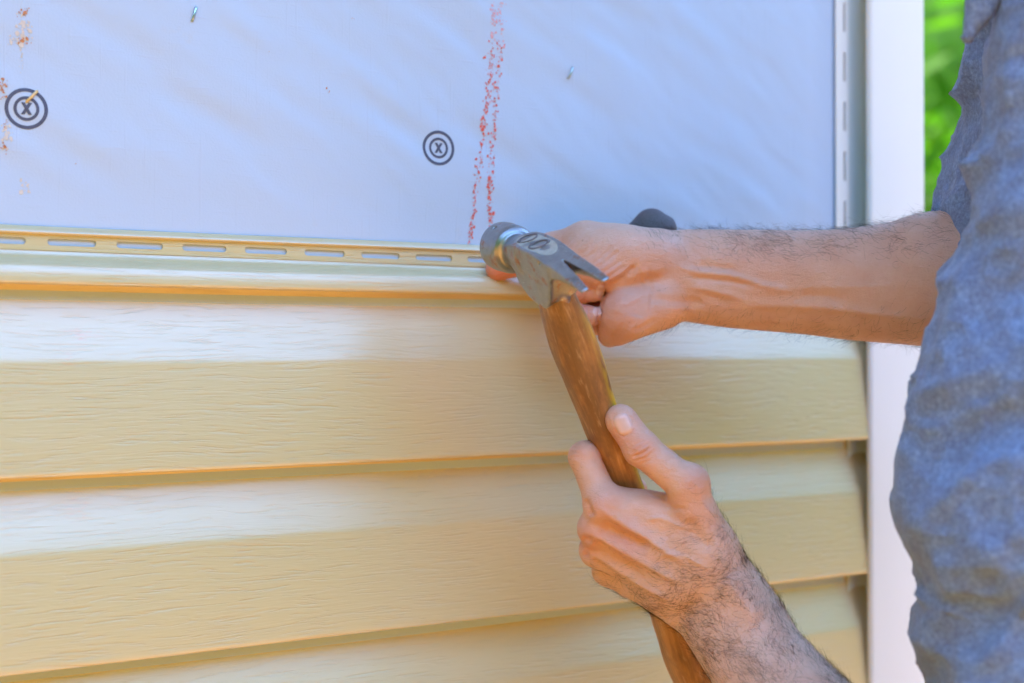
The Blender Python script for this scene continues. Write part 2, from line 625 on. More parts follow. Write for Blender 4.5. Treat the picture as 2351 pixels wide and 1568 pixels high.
for (u, v, su, sv, n, big, heavy) in ((50, 32, 12, 5, 16, 1, 1), (52, 98, 9, 6, 20, 1, 1), (52, 66, 9, 20, 40, 1.7, 0), (34, 98, 12, 6, 14, 1.5, 0),
                                      (4, 205, 6, 16, 30, 1, 1), (12, 288, 4, 8, 12, 1, 1), (4, 336, 6, 7, 14, 1, 1), (14, 315, 5, 14, 24, 1.6, 0),
                                      (57, 430, 10, 12, 14, 1.4, 0), (750, 205, 2, 4, 5, .8, 1), (614, 121, 1.5, 1.5, 2, .8, 1), (174, 377, 1, 1, 2, .8, 1),
                                      (806, 45, 2, 2, 3, .7, 1), (47, 135, 3, 14, 18, 1, 0)):
    for k in range(n):
        p = wall(u + rng.normal(0, su), v + rng.normal(0, sv), 0.0024)
        (clay if heavy else clayp).append((p[0], p[2], big * (0.00022 + abs(rng.normal(0, 0.0004))), 1.0))
flakes("clay_dust", clayp, M_CLAY_PALE, 0.0003)
flakes("clay_smear", clay, M_CLAY, 0.00042)


# ------------------------------------------------------------------ siding
def wob(x, z):
    return 0.0007 * math.sin(x * 5.1 + z * 7) + 0.0004 * math.sin(x * 13.7 + z * 31)


def sweep(name, prof, x0, x1, parent, mat, n=60):
    """a bent sheet: prof is a list of (out, z) run along x"""
    vs, fs = [], []
    for k in range(n + 1):
        x = x0 + (x1 - x0) * (k / n)
        for (o, z) in prof:
            vs.append((x, -(o + (wob(x, prof[0][1]) if o > 0.0035 else 0) * min(1, o / 0.012)), z + 0.6 * wob(x + 3, prof[0][1])))
    m = len(prof)
    for k in range(n):
        for j in range(m - 1):
            fs.append((k * m + j, k * m + j + 1, (k + 1) * m + j + 1, (k + 1) * m + j))
    o = mesh_obj(name, vs, fs, mat, smooth=True)
    try:
        o.data.set_sharp_from_angle(angle=math.radians(40))
    except Exception:
        pass
    return put(o, parent)


def lap_profile(zt, base=0.0):
    """one lap: hidden tuck, hollow cove, flat face leaning out, turned butt edge"""
    z0 = zt
    b = zt - PITCHZ
    return [(0.0035 + base, z0 + 0.004), (0.0020 + base, z0 - 0.004), (0.0022 + base, z0 - 0.0085), (0.0032 + base, z0 - 0.0125),
            (0.0050 + base, z0 - 0.0185), (0.0078 + base, z0 - 0.0275), (0.0108 + base, z0 - 0.0370), (0.0129 + base, z0 - 0.0438),
            (0.0135 + base, z0 - 0.0460), (0.0137 + base, z0 - 0.0478), (0.0168 + base, z0 - 0.080), (OUT - 0.0001 + base, b + 0.003),
            (OUT + base, b + 0.0014), (OUT - 0.0003 + base, b + 0.0004), (OUT - 0.0014 + base, b), (0.0045 + base, b + 0.0012)]


def siding_panel(ztop, label, hem=False, n=70):
    p = empty("siding_panel", ((X_LEFT + X_END) / 2, 0, ztop - 2 * PITCHZ))
    tag(p, label, "siding panel", "siding panels on the wall")
    sweep("lap", lap_profile(ztop), X_LEFT, X_END, p, M_SIDING, n)
    sweep("lap", lap_profile(ztop - PITCHZ), X_LEFT, X_END, p, M_SIDING, n)
    return p


top_panel = siding_panel(zB, "topmost tan vinyl siding panel with slotted nailing hem along its upper edge", n=140)
ztail = zB - 2 * PITCHZ
names = ["tan vinyl siding panel directly below the topmost slotted panel", "third tan vinyl siding panel down from the slotted hem",
         "fourth tan vinyl siding panel down from the slotted hem", "fifth tan vinyl siding panel down from the slotted hem",
         "sixth tan vinyl siding panel down, just above the clay ground"]
for nm in names:
    if ztail - 2 * PITCHZ < 0.1:
        break
    siding_panel(ztail, nm, n=60)
    ztail -= 2 * PITCHZ

# nailing hem: rolled top edge, slotted web, sloping ledge, rounded lock nose
WEB = 0.0034
hemp = [(0.0028, zB + 0.0362), (0.0034, zB + 0.0362), (0.0046, zB + 0.0350), (0.0062, zB + 0.0332), (0.0066, zB + 0.0322), (0.0062, zB + 0.0314), (0.0052, zB + 0.0310), (WEB, zB + 0.0312)]
sweep("rolled_edge", hemp, X_LEFT, X_LIP + 0.004, top_panel, M_SIDING, 90)
nosep = [(WEB, zB + 0.0213), (WEB + 0.0003, zB + 0.0195), (0.0056, zB + 0.0172), (0.0086, zB + 0.0152), (0.0122, zB + 0.0140), (0.0148, zB + 0.0128),
         (0.0163, zB + 0.0105), (0.0172, zB + 0.0070), (0.0176, zB + 0.0024), (0.0175, zB + 0.0010), (0.0169, zB + 0.0003), (0.0158, zB), (0.0036, zB + 0.0012)]
sweep("lock_nose", nosep, X_LEFT, X_END, top_panel, M_SIDING, 140)


def slotted_web(name, a0, a1, b0, b1, first, period, slen, swid, bmid, place, mat, parent, thick):
    """a strip from a0..a1 (long) by b0..b1 with round-ended slots; place(a, b) -> point"""
    bm = bmesh.new()
    cells = []
    cs = first
    edges = [a0]
    cents = []
    c_ = first
    while c_ - period / 2 > a0:
        c_ -= period
    while c_ < a1:
        lo, hi = c_ - period / 2, c_ + period / 2
        if lo >= a0 - 1e-6 and hi <= a1 + 1e-6:
            cents.append(c_)
        c_ += period
    if cents:
        for lo, hi in ((a0, cents[0] - period / 2), (cents[-1] + period / 2, a1)):
            if hi - lo > 1e-5:
                q = [bm.verts.new(place(a, b)) for a, b in ((lo, b0), (hi, b0), (hi, b1), (lo, b1))]
                bm.faces.new(q)
    for c_ in cents:
        hole = []
        hl, hw = slen / 2 - swid / 2, swid / 2
        for sgn in (1, -1):
            for k in range(9):
                t = -math.pi / 2 + math.pi * k / 8
                hole.append((sgn * (hl + hw * math.cos(t)), sgn * hw * math.sin(t)))
        outer = []
        H0, H1 = b0 - bmid, b1 - bmid
        for (x, y) in hole:
            if abs(x) > hl + hw * 0.6:
                ox = math.copysign(period / 2, x)
                oy = y / hw * (H1 if y > 0 else -H0)
            else:
                ox = x * (period / 2) / (hl + hw * 0.6)
                oy = H1 if y > 0 else H0
            outer.append((ox, oy))
        # corners snap
        vh = [bm.verts.new(place(c_ + x, bmid + y)) for x, y in hole]
        vo = [bm.verts.new(place(c_ + x, bmid + y)) for x, y in outer]
        n = len(vh)
        for k in range(n):
            m = (k + 1) % n
            (x1, y1), (x2, y2) = outer[k], outer[m]
            if abs(x1 - x2) > 1e-7 and abs(y1 - y2) > 1e-7:
                corner = (x1 if abs(abs(x1) - period / 2) < 1e-7 else x2, y1 if min(abs(y1 - H0), abs(y1 - H1)) < 1e-7 else y2)
                vc = bm.verts.new(place(c_ + corner[0], bmid + corner[1]))
                bm.faces.new((vh[k], vo[k], vc, vo[m], vh[m]))
            else:
                bm.faces.new((vh[k], vo[k], vo[m], vh[m]))
    bmesh.ops.remove_doubles(bm, verts=bm.verts, dist=1e-6)
    o = bm_obj(name, bm, mat)
    sm = o.modifiers.new("thickness", 'SOLIDIFY')
    sm.thickness = thick
    sm.offset = 0
    return put(o, parent)


s0 = wall(165, 553, WEB)[0]
s1 = wall(996, 590, WEB)[0]
PER = (s1 - s0) / 6.0
slotted_web("nailing_hem", X_LEFT, X_LIP + 0.004, zB + 0.0211, zB + 0.0314, s0, PER, PER * 0.70, 0.0041, zB + 0.0264,
            lambda a, b: (a, -WEB, b), M_SIDING, top_panel, 0.0011)

# ------------------------------------------------------------------ corner post
post = empty("corner_post", (X_COR, 0, 0))
tag(post, "white vinyl outside corner post with slotted flange at the wall's end", "corner post")
bm = bmesh.new()
plan = [(X_LIP + 0.0025, 0.0175), (X_LIP, 0.0180), (X_LIP - 0.0004, 0.0200), (X_LIP + 0.0012, 0.0222), (X_LIP + 0.004, 0.0226), (X_COR - 0.003, 0.0226), (X_COR - 0.0006, 0.0218),
        (X_COR, 0.0195), (X_COR, -0.10), (X_COR - 0.003, -0.10), (X_COR - 0.003, 0.0185), (X_LIP + 0.0045, 0.0190)]
zl = list(np.linspace(0.04, TOPZ - 0.01, 30))
rings = [[bm.verts.new((x, -o, z)) for x, o in plan] for z in zl]
for a, b in zip(rings, rings[1:]):
    for k in range(len(plan)):
        m = (k + 1) % len(plan)
        bm.faces.new((a[k], a[m], b[m], b[k]))
bm.faces.new(rings[0])
bm.faces.new(rings[-1])
po = bm_obj("post_face", bm, M_POST, smooth=True)
po.data.set_sharp_from_angle(angle=math.radians(50))
put(po, post)
bm = bmesh.new()
XP = X_LIP + 0.028
plan = [(X_FL + 0.013, 0.0045), (X_FL + 0.016, 0.0040), (X_FL + 0.022, 0.0034), (XP - 0.003, 0.0034), (XP, 0.006), (XP, 0.019), (XP + 0.001, 0.019), (XP + 0.001, 0.0022), (X_FL + 0.013, 0.0030)]
rings = [[bm.verts.new((x, -o, z)) for x, o in plan] for z in zl]
for a, b in zip(rings, rings[1:]):
    for k in range(len(plan)):
        m = (k + 1) % len(plan)
        bm.faces.new((a[k], a[m], b[m], b[k]))
put(bm_obj("pocket", bm, M_POCKET_SHADE), post)
zf = wall(1935, 267, 0.0045)[2]
zf2 = wall(1935, 153, 0.0045)[2]
pf = zf2 - zf
slotted_web("nailing_flange", zB - 0.06, TOPZ - 0.01, 0.0, 0.0135, zf, pf, pf * 0.60, 0.0021, 0.0098,
            lambda a, b: (X_FL + b, -0.0045, a), M_POST, post, 0.0012)


# ------------------------------------------------------------------ staples
def staple(u, v, du, dv, mat, label):
    a = wall(u - du, v - dv, 0.003)
    b = wall(u + du, v + dv, 0.003)
    ya = -wrapf(a[0], a[2])
    p0, p1 = Vector((a[0], ya - 0.0007, a[2])), Vector((b[0], ya - 0.0009, b[2]))
    d = (p1 - p0)
    s = d.normalized().cross(Vector((0, 1, 0))) * 0.00085
    e = empty("staple", (p0 + p1) / 2)
    tag(e, label, "staple", "staples in the house wrap")
    bm = bmesh.new()
    path = [p0, p0 + d * 0.06 + Vector((0, -0.0004, 0)), p0 + d * 0.5 + Vector((0, -0.0006, 0)), p1 - d * 0.06 + Vector((0, -0.0004, 0)), p1]
    rows = []
    for q in path:
        rows.append([bm.verts.new(q + s), bm.verts.new(q + s * .7 + Vector((0, -0.0005, 0))), bm.verts.new(q - s * .7 + Vector((0, -0.0005, 0))), bm.verts.new(q - s), bm.verts.new(q + Vector((0, 0.0003, 0)))])
    for r1, r2 in zip(rows, rows[1:]):
        for k in range(5):
            bm.faces.new((r1[k], r1[(k + 1) % 5], r2[(k + 1) % 5], r2[k]))
    bm.faces.new(rows[0])
    bm.faces.new(rows[-1])
    put(bm_obj("crown", bm, mat, smooth=True), e)
    for q in (p0, p1):
        bm = bmesh.new()
        w = Vector((abs(s.x) + .0003, 0, abs(s.z) + .0003))
        add_box(bm, q - w * .8 + Vector((0, -0.0002, 0)), q + w * .8 + Vector((0, 0.006, 0)))
        put(bm_obj("leg", bm, mat), e)


staple(443, 34, -4.5, 15.5, M_STAPLE, "steel staple near the top edge of the house wrap, away from the targets")
staple(1306, 168, -4.5, 11.5, M_STAPLE, "short steel staple beside the red chalk line")
staple(71.5, 223, -11.5, 11.5, M_BRASS, "brassy staple driven across the larger printed target")


# ------------------------------------------------------------------ SDF sculpting
class SDF:
    """distance field on a grid in camera-frame mm; parts blend with a smooth minimum"""
    def __init__(self, lo, hi, h):
        self.lo = np.array(lo, float)
        self.h = h
        self.n = np.ceil((np.array(hi) - self.lo) / h).astype(int) + 1
        self.d = np.full(self.n, 40.0, np.float32)
        self.ax = [(self.lo[i] + np.arange(self.n[i]) * h).astype(np.float32) for i in range(3)]

    def win(self, lo, hi):
        sl, g = [], []
        for i in range(3):
            a = int(np.clip((lo[i] - self.lo[i]) / self.h, 0, self.n[i]))
            b = int(np.clip((hi[i] - self.lo[i]) / self.h + 2, 0, self.n[i]))
            sl.append(slice(a, max(b, a)))
            g.append(self.ax[i][a:max(b, a)])
        return tuple(sl), g

    def put(self, sl, d, k):
        cur = self.d[sl]
        if k <= 0:
            self.d[sl] = np.minimum(cur, d)
        else:
            hh = np.clip(0.5 + 0.5 * (cur - d) / k, 0, 1)
            self.d[sl] = cur * (1 - hh) + d * hh - k * hh * (1 - hh)

    def cone(self, a, b, ra, rb, k=4.0, flat=None):
        a, b = np.asarray(a, float), np.asarray(b, float)
        m = max(ra, rb) + 22
        if flat is not None:
            m = max(ra, rb) * max(1, 1 / flat[1]) + 22
        sl, g = self.win(np.minimum(a, b) - m, np.maximum(a, b) + m)
        if any(len(q) == 0 for q in g):
            return
        X, Y, Z = g[0][:, None, None], g[1][None, :, None], g[2][None, None, :]
        px, py, pz = X - a[0], Y - a[1], Z - a[2]
        ab = b - a
        L = max(float(ab @ ab), 1e-6)
        t = np.clip((px * ab[0] + py * ab[1] + pz * ab[2]) / L, 0, 1)
        qx, qy, qz = px - t * ab[0], py - t * ab[1], pz - t * ab[2]
        if flat is not None:                       # widen across the flat normal: squash metric along it
            nrm = np.asarray(flat[0], float)
            nrm = nrm / np.linalg.norm(nrm)
            f = flat[1]
            dn = qx * nrm[0] + qy * nrm[1] + qz * nrm[2]
            qx, qy, qz = qx + dn * nrm[0] * (1 / f - 1), qy + dn * nrm[1] * (1 / f - 1), qz + dn * nrm[2] * (1 / f - 1)
        d = np.sqrt(qx * qx + qy * qy + qz * qz) - (ra + t * (rb - ra))
        self.put(sl, d.astype(np.float32), k)

    def ell(self, c, r, axes=None, k=6.0):
        c = np.asarray(c, float)
        r = np.asarray(r, float)
        A = np.eye(3) if axes is None else np.asarray(axes, float)
        m = r.max() + 22
        sl, g = self.win(c - m, c + m)
        X, Y, Z = g[0][:, None, None] - c[0], g[1][None, :, None] - c[1], g[2][None, None, :] - c[2]
        q = [(X * A[i][0] + Y * A[i][1] + Z * A[i][2]) for i in range(3)]
        k0 = np.sqrt((q[0] / r[0]) ** 2 + (q[1] / r[1]) ** 2 + (q[2] / r[2]) ** 2)
        k1 = np.sqrt((q[0] / r[0] ** 2) ** 2 + (q[1] / r[1] ** 2) ** 2 + (q[2] / r[2] ** 2) ** 2)
        d = k0 * (k0 - 1) / np.maximum(k1, 1e-6)
        self.put(sl, d.astype(np.float32), k)

    def tube(self, pts, rad, flat, nrm, k=0.0, n=26):
        """one smooth limb: centres, half thickness along the view, and how much wider it is along nrm"""
        t0 = np.linspace(0, 1, len(pts))
        pts, rad, flat = np.array(pts, float), np.array(rad, float), np.array(flat, float)

        def cub(y, t):
            x = t * (len(y) - 1)
            i = np.clip(x.astype(int), 0, len(y) - 2)
            f = (x - i)[:, None] if y.ndim > 1 else x - i
            m = np.gradient(y, axis=0)
            return (2 * f ** 3 - 3 * f ** 2 + 1) * y[i] + (f ** 3 - 2 * f ** 2 + f) * m[i] + (-2 * f ** 3 + 3 * f ** 2) * y[i + 1] + (f ** 3 - f ** 2) * m[i + 1]
        t = np.linspace(0, 1, n)
        P, R_, F_ = cub(pts, t), cub(rad, t), cub(flat, t)
        tmp = self.d
        self.d = np.full_like(tmp, 40.0)
        for i in range(n - 1):
            self.cone(P[i], P[i + 1], R_[i], R_[i + 1], 0, (nrm, 0.5 * (F_[i] + F_[i + 1])))
        d = self.d
        self.d = tmp
        if k <= 0:
            self.d = np.minimum(tmp, d)
        else:
            self.put((slice(None),) * 3, d, k)

    def chain(self, pts, rad, k=3.0, k0=None):
        for i in range(len(pts) - 1):
            self.cone(pts[i], pts[i + 1], rad[i], rad[i + 1], k if (i or k0 is None) else k0)

    def mesh(self):
        d = self.d
        s = d < 0
        nx, ny, nz = d.shape
        cnt = np.zeros((nx - 1, ny - 1, nz - 1), np.int8)
        for i in (0, 1):
            for j in (0, 1):
                for k in (0, 1):
                    cnt += s[i:nx - 1 + i, j:ny - 1 + j, k:nz - 1 + k]
        act = (cnt > 0) & (cnt < 8)
        ci = np.argwhere(act)
        idx = np.full(act.shape, -1, np.int64)
        idx[act] = np.arange(len(ci))
        acc = np.zeros((len(ci), 3))
        num = np.zeros(len(ci))
        cor = [(i, j, k) for i in (0, 1) for j in (0, 1) for k in (0, 1)]
        val = {c: d[ci[:, 0] + c[0], ci[:, 1] + c[1], ci[:, 2] + c[2]] for c in cor}
        for c in cor:
            for ax in range(3):
                if c[ax] == 0:
                    e = list(c)
                    e[ax] = 1
                    e = tuple(e)
                    va, vb = val[c], val[e]
                    x = (va < 0) != (vb < 0)
                    t = np.where(x, va / np.where(x, va - vb, 1), 0)
                    p = np.tile(np.array(c, float), (len(ci), 1))
                    p[:, ax] += t
                    acc += p * x[:, None]
                    num += x
        V = (ci + acc / num[:, None]) * self.h + self.lo
        quads = []
        for ax in range(3):
            o1, o2 = [(1, 2), (2, 0), (0, 1)][ax]
            sa = [slice(None)] * 3
            sb = [slice(None)] * 3
            sa[ax] = slice(0, d.shape[ax] - 1)
            sb[ax] = slice(1, None)
            A, B = s[tuple(sa)], s[tuple(sb)]
            e = np.argwhere(A != B)
            ok = (e[:, o1] > 0) & (e[:, o2] > 0) & (e[:, o1] < d.shape[o1] - 1) & (e[:, o2] < d.shape[o2] - 1)
            e = e[ok]
            flip = A[e[:, 0], e[:, 1], e[:, 2]]
            def cell(a, b):
                q = e.copy()
                q[:, o1] -= a
                q[:, o2] -= b
                return idx[q[:, 0], q[:, 1], q[:, 2]]
            q = np.stack([cell(1, 1), cell(0, 1), cell(0, 0), cell(1, 0)], 1)
            q[~flip] = q[~flip][:, ::-1]
            quads.append(q)
        return V, np.concatenate(quads)


def vnormals(V, Q):
    n = np.cross(V[Q[:, 2]] - V[Q[:, 0]], V[Q[:, 3]] - V[Q[:, 1]])
    N = np.zeros_like(V)
    for k in range(4):
        np.add.at(N, Q[:, k], n)
    return N / np.maximum(np.linalg.norm(N, axis=1, keepdims=True), 1e-9)


def px_of(V):
    return np.stack([CU + F_PX * V[:, 0] / V[:, 2], CV + F_PX * V[:, 1] / V[:, 2]], 1)


def seg_dist(P, pl):
    """distance of 2D points to a polyline, and how far along it"""
    best = np.full(len(P), 1e9)
    par = np.zeros(len(P))
    for i in range(len(pl) - 1):
        a, b = np.array(pl[i], float), np.array(pl[i + 1], float)
        ab = b - a
        t = np.clip(((P - a) @ ab) / max(ab @ ab, 1e-9), 0, 1)
        d = np.linalg.norm(P - a - t[:, None] * ab, axis=1)
        m = d < best
        best[m] = d[m]
        par[m] = (i + t[m]) / (len(pl) - 1)
    return best, par


def carve(V, Q, feats):
    """creases (depth > 0) and ridges (depth < 0) along lines over the camera-side skin"""
    N = vnormals(V, Q)
    P = px_of(V)
    face = np.clip(-N[:, 2] * 2.0, 0, 1)
    D = np.zeros(len(V))
    for pl, w, dep in feats:
        d, t = seg_dist(P, pl)
        fade = np.clip(np.minimum(t, 1 - t) * 5 + 0.15, 0, 1)
        D += dep * np.exp(-(d / w) ** 2) * fade * face
    return V - N * D[:, None]


def relax(V, Q, n=2, f=0.5):
    E = np.concatenate([Q[:, [0, 1]], Q[:, [1, 2]], Q[:, [2, 3]], Q[:, [3, 0]]])
    cnt = np.bincount(E.ravel(), minlength=len(V)).astype(float)
    for _ in range(n):
        A = np.zeros_like(V)
        for ax in range(3):
            A[:, ax] = np.bincount(E[:, 0], V[E[:, 1], ax], len(V)) + np.bincount(E[:, 1], V[E[:, 0], ax], len(V))
        V = V * (1 - f) + f * A / np.maximum(cnt, 1)[:, None]
    return V


# ------------------------------------------------------------------ hammer
HR = np.array([[-0.4101, -0.8467, -0.3392], [-0.1912, 0.4434, -0.8757], [0.8918, -0.2942, -0.3437]])
HT = np.array([17.58, -50.03, 775.67])
uu, _, vv = np.linalg.svd(HR)
HR = uu @ vv


def ham(P):
    return c2w(np.asarray(P, float) @ HR.T + HT)


hammer = empty("hammer", Vector(ham([0, 0, -330])))
tag(hammer, "worn steel claw hammer with scuffed brown wooden handle held in the lower hand", "hammer")


def head_field():
    s = SDF((-70, -19, -33), (64, 20, 20), 0.6)
    X, Y, Z = s.ax[0][:, None, None], s.ax[1][None, :, None], s.ax[2][None, None, :]
    one = np.zeros(s.d.shape, np.float32)
    top = np.interp(s.ax[0], [-66, -53, -38, -20, -6, 5, 15, 25, 34], [-6.2, -1.2, 3.2, 7.6, 10.4, 11.9, 12.0, 10.6, 8.5])[:, None, None]
    thick = np.interp(s.ax[0], [-66, -53, -38, -28, -16], [1.6, 4.0, 7.5, 11.0, 16.0])[:, None, None]
    wid = np.interp(s.ax[0], [-66, -40, -12, 8, 25], [9.8, 9.4, 9.6, 10.2, 9.0])[:, None, None]

    def smax(a, b, k):
        h = np.clip(0.5 - 0.5 * (b - a) / k, 0, 1)
        return b * (1 - h) + a * h + k * h * (1 - h)

    def smin(a, b, k):
        return -smax(-a, -b, k)
    sl = 0.93
    # claws and top slab
    slab = smax((Z - top) * sl, (top - thick - Z) * sl, 1.2)
    slab = smax(slab, np.abs(Y) - wid, 1.4)
    slab = smax(slab, np.maximum(X - 22, -66 - X) + one, 1.0)
    slot_w = np.interp(s.ax[0], [-66, -33, -31], [4.6, 0.5, -2.0])[:, None, None]
    slab = smax(slab, (slot_w - np.abs(Y)) + one, 0.8)
    # cheek: shield-shaped plate down to the handle
    poly = np.array([(27, 10), (26.5, -6), (25.4, -16), (15.5, -24.8), (4.5, -28.6), (-6, -28.8), (-15, -23), (-22, -13), (-27, -6), (-30, 3), (-12, 10)], float)
    px, pz = np.meshgrid(s.ax[0], s.ax[2], indexing='ij')
    P2 = np.stack([px.ravel(), pz.ravel()], 1)
    dd, _ = seg_dist(P2, np.concatenate([poly, poly[:1]]))
    ins = np.zeros(len(P2), bool)
    for a, b in zip(poly, np.roll(poly, -1, 0)):
        c_ = ((a[1] > P2[:, 1]) != (b[1] > P2[:, 1])) & (P2[:, 0] < (b[0] - a[0]) * (P2[:, 1] - a[1]) / (b[1] - a[1] + 1e-9) + a[0])
        ins ^= c_
    dpoly = np.where(ins, -dd, dd).reshape(px.shape)[:, None, :]
    bulge = 9.6 + 0.9 * np.clip(-Z / 22.0, 0, 1)
    cheek = smax(dpoly + one, np.abs(Y) - bulge, 2.2)
    # eye socket under the claws, rounder and narrower
    eye = np.sqrt((X / 1.22 + 3) ** 2 + Y ** 2) - 10.2
    eye = smax(eye, np.maximum(-30.5 - Z, Z - 4) + one, 0.8)
    # notch behind the cheek so that the plate stands proud of the socket
    # neck and poll
    rr = np.sqrt(Y ** 2 + (Z - 0.5) ** 2)
    neck = np.interp(s.ax[0], [10, 22, 28, 33, 36], [12.0, 11.2, 10.2, 10.0, 11.0])[:, None, None]
    nk = smax(rr - neck, np.maximum(12 - X, X - 44) + one, 0.8)
    octr = np.maximum(rr, np.maximum(np.abs(Y), np.abs(Z - .5)) * 1.0 + 0.0)
    pr = np.interp(s.ax[0], [34, 37.5, 40.5, 54, 58.5, 60.5], [11.2, 14.4, 15.5, 15.9, 15.6, 13.8])[:, None, None]
    poll = smax((octr - pr) * 0.9, np.maximum(35 - X, X - 60) + one, 0.7)
    d = smin(slab, cheek, 2.5)
    d = smin(d, eye, 1.6)
    d = smin(d, nk, 3.0)
    d = smin(d, poll, 1.2)
    # recessed badge on top
    oval = np.sqrt((np.maximum(np.abs(X + 1.5) - 6.0, 0) / 17.0) ** 2 + (Y / 8.6) ** 2)
    rec = np.clip((1.0 - oval) * 7, 0, 1) * (Z > 4)
    d = d + rec * 0.8
    # dents
    for c_, r in (((-20, 9.6, 5), 1.5), ((57, -5, 12), 1.4), ((-63, -9, -3), 1.8), ((-58, -10, -2), 1.2), ((50, 3, 15), 1.6), ((46, 10, 10), 1.3)):
        d = np.maximum(d, r - np.sqrt((X - c_[0]) ** 2 + (Y - c_[1]) ** 2 + (Z - c_[2]) ** 2))
    s.d = d.astype(np.float32)
    return s


s = head_field()
V, Q = s.mesh()
V = relax(V, Q, 1, 0.4)
head = mesh_obj("head", ham(V), Q, M_STEEL, smooth=True)
# the badge floor and its two worn rings, set into the recess


HS = s


def topz(x, y=0.0):
    """height of the forged top under (x, y)"""
    i_ = int(round((x - HS.lo[0]) / HS.h))
    j_ = int(round((y - HS.lo[1]) / HS.h))
    col = HS.d[i_, j_]
    k_ = int(np.max(np.nonzero(col < 0)[0]))
    return float(HS.ax[2][k_] + HS.h * col[k_] / (col[k_] - col[k_ + 1]))


bm = bmesh.new()
rows = []
for k in range(40):
    a = 2 * math.pi * k / 40
    ex = -1.5 + math.copysign(6.0, math.cos(a)) + 15.4 * math.cos(a)
    ey = 7.7 * math.sin(a)
    rows.append(bm.verts.new(ham([ex, ey, topz(ex, ey) + 0.12])))
cv = [bm.verts.new(ham([x, 0, topz(x) + 0.14])) for x in (-9, 4)]
for k in range(40):
    a = 2 * math.pi * (k + .5) / 40
    bm.faces.new((rows[k], rows[(k + 1) % 40], cv[1] if math.cos(a) > 0 else cv[0]))
badge = bm_obj("badge", bm, M_BADGE, smooth=True)
for cx_, cy_, rx_, ry_ in ((11.2, -0.8, 5.0, 5.6), (-4.8, 0.0, 5.2, 5.9)):
    bm = bmesh.new()
    n, m = 36, 8
    ring = []
    for k in range(n):
        a = 2 * math.pi * k / n
        w = 0.95 + 0.2 * math.sin(3 * a + cx_) + 0.1 * math.sin(7 * a)
        rr_ = []
        for j in range(m):
            b = 2 * math.pi * j / m
            ex = cx_ + (rx_ + w * math.cos(b)) * math.cos(a)
            ey = cy_ + (ry_ + w * math.cos(b)) * math.sin(a) + 0.12 * (ex - cx_)
            rr_.append(bm.verts.new(ham([ex, ey, topz(ex, ey) + 0.2 + 0.55 * math.sin(b)])))
        ring.append(rr_)
    for k in range(n):
        for j in range(m):
            bm.faces.new((ring[k][j], ring[(k + 1) % n][j], ring[(k + 1) % n][(j + 1) % m], ring[k][(j + 1) % m]))
    o = bm_obj("badge_ring", bm, M_BADGE_RING, smooth=True)
    o.parent = head
badge.parent = head
put(head, hammer)
# handle
prof = [(-14, 9.3, 12.0), (-28, 10.6, 13.5), (-40, 12.8, 15.0), (-58, 14.0, 16.0), (-75, 13.4, 15.5), (-90, 12.5, 14.8), (-115, 11.4, 13.4), (-146, 10.6, 12.4),
        (-175, 10.5, 12.2), (-210, 11.2, 12.8), (-245, 12.8, 14.0), (-272, 14.0, 15.5), (-300, 16.0, 17.2), (-320, 15.6, 16.8), (-331, 13.5, 14.5), (-335, 9.0, 10.0)]
pz = np.array([p[0] for p in prof])
zz = np.linspace(-14, -335, 130)
yh = np.interp(-zz, -pz, [p[1] for p in prof])
xh = np.interp(-zz, -pz, [p[2] for p in prof])
yh = np.convolve(np.pad(yh, 4, 'edge'), np.ones(9) / 9, 'valid')
xh = np.convolve(np.pad(xh, 4, 'edge'), np.ones(9) / 9, 'valid')
na = 48
vs, fs, paint = [], [], []
for k, z in enumerate(zz):
    for j in range(na):
        a = 2 * math.pi * j / na
        e = 2.5
        cx_, sx_ = math.cos(a), math.sin(a)
        q = (abs(cx_) ** e + abs(sx_) ** e) ** (-1 / e)
        w = 1 + 0.012 * math.sin(a * 3 + z * .06) + 0.008 * math.sin(a * 7 - z * .21)
        off = float(np.interp(-z, [14, 60, 120], [-3.0, -1.0, 0]))
        vs.append((off + xh[k] * q * cx_ * w, yh[k] * q * sx_ * w, z))
        t = math.exp(-(((a - math.radians(231) + math.pi) % (2 * math.pi) - math.pi) / 0.36) ** 2)
        paint.append(t * float(np.interp(-z, [30, 50, 120, 170, 200], [0, 1, 1, .8, 0])))
for k in range(len(zz) - 1):
    for j in range(na):
        fs.append((k * na + j, k * na + (j + 1) % na, (k + 1) * na + (j + 1) % na, (k + 1) * na + j))
fs.append(tuple(range(na)))
fs.append(tuple(range((len(zz) - 1) * na, len(zz) * na))[::-1])
# local +Z along the grain for the wood texture: mesh kept in hammer axes
handle = mesh_obj("handle", np.array(vs) * 0.001, fs, M_WOOD, smooth=True)
at = handle.data.attributes.new("paint", 'FLOAT', 'POINT')
at.data.foreach_set("value", paint)
HM = np.eye(4)
HM[:3, :3] = CM.T @ HR
HM[:3, 3] = c2w(HT)
handle.parent = hammer
handle.matrix_parent_inverse = Matrix.Translation(-Vector(hammer.location))
handle.matrix_basis = Matrix(HM.tolist())

# ------------------------------------------------------------------ the person
person = empty("person", (c2w(J(2500, 1000, 700))[0], c2w(J(2500, 1000, 700))[1], 0))
tag(person, "person in a grey-blue shirt with hairy forearms, holding hammer and siding edge", "person")

# ---- lower (left) arm and hand
H = 1.15
s = SDF((20, 25, 655), (285, 330, 905), H)
W_ = J(1617, 1352, 818)
EL = J(2140, 2060, 690)
fn = np.array([-.25, -.35, -1.0])                       # roughly out of the back of the hand
# forearm
m1 = W_ + (EL - W_) * 0.30
m2 = W_ + (EL - W_) * 0.62
s.tube([J(1575, 1315, 812), W_, m1, m2, EL], [20, 20.5, 24, 34, 41], [1.36, 1.38, 1.32, 1.16, 1.06], np.array([.77, -.64, 0]))
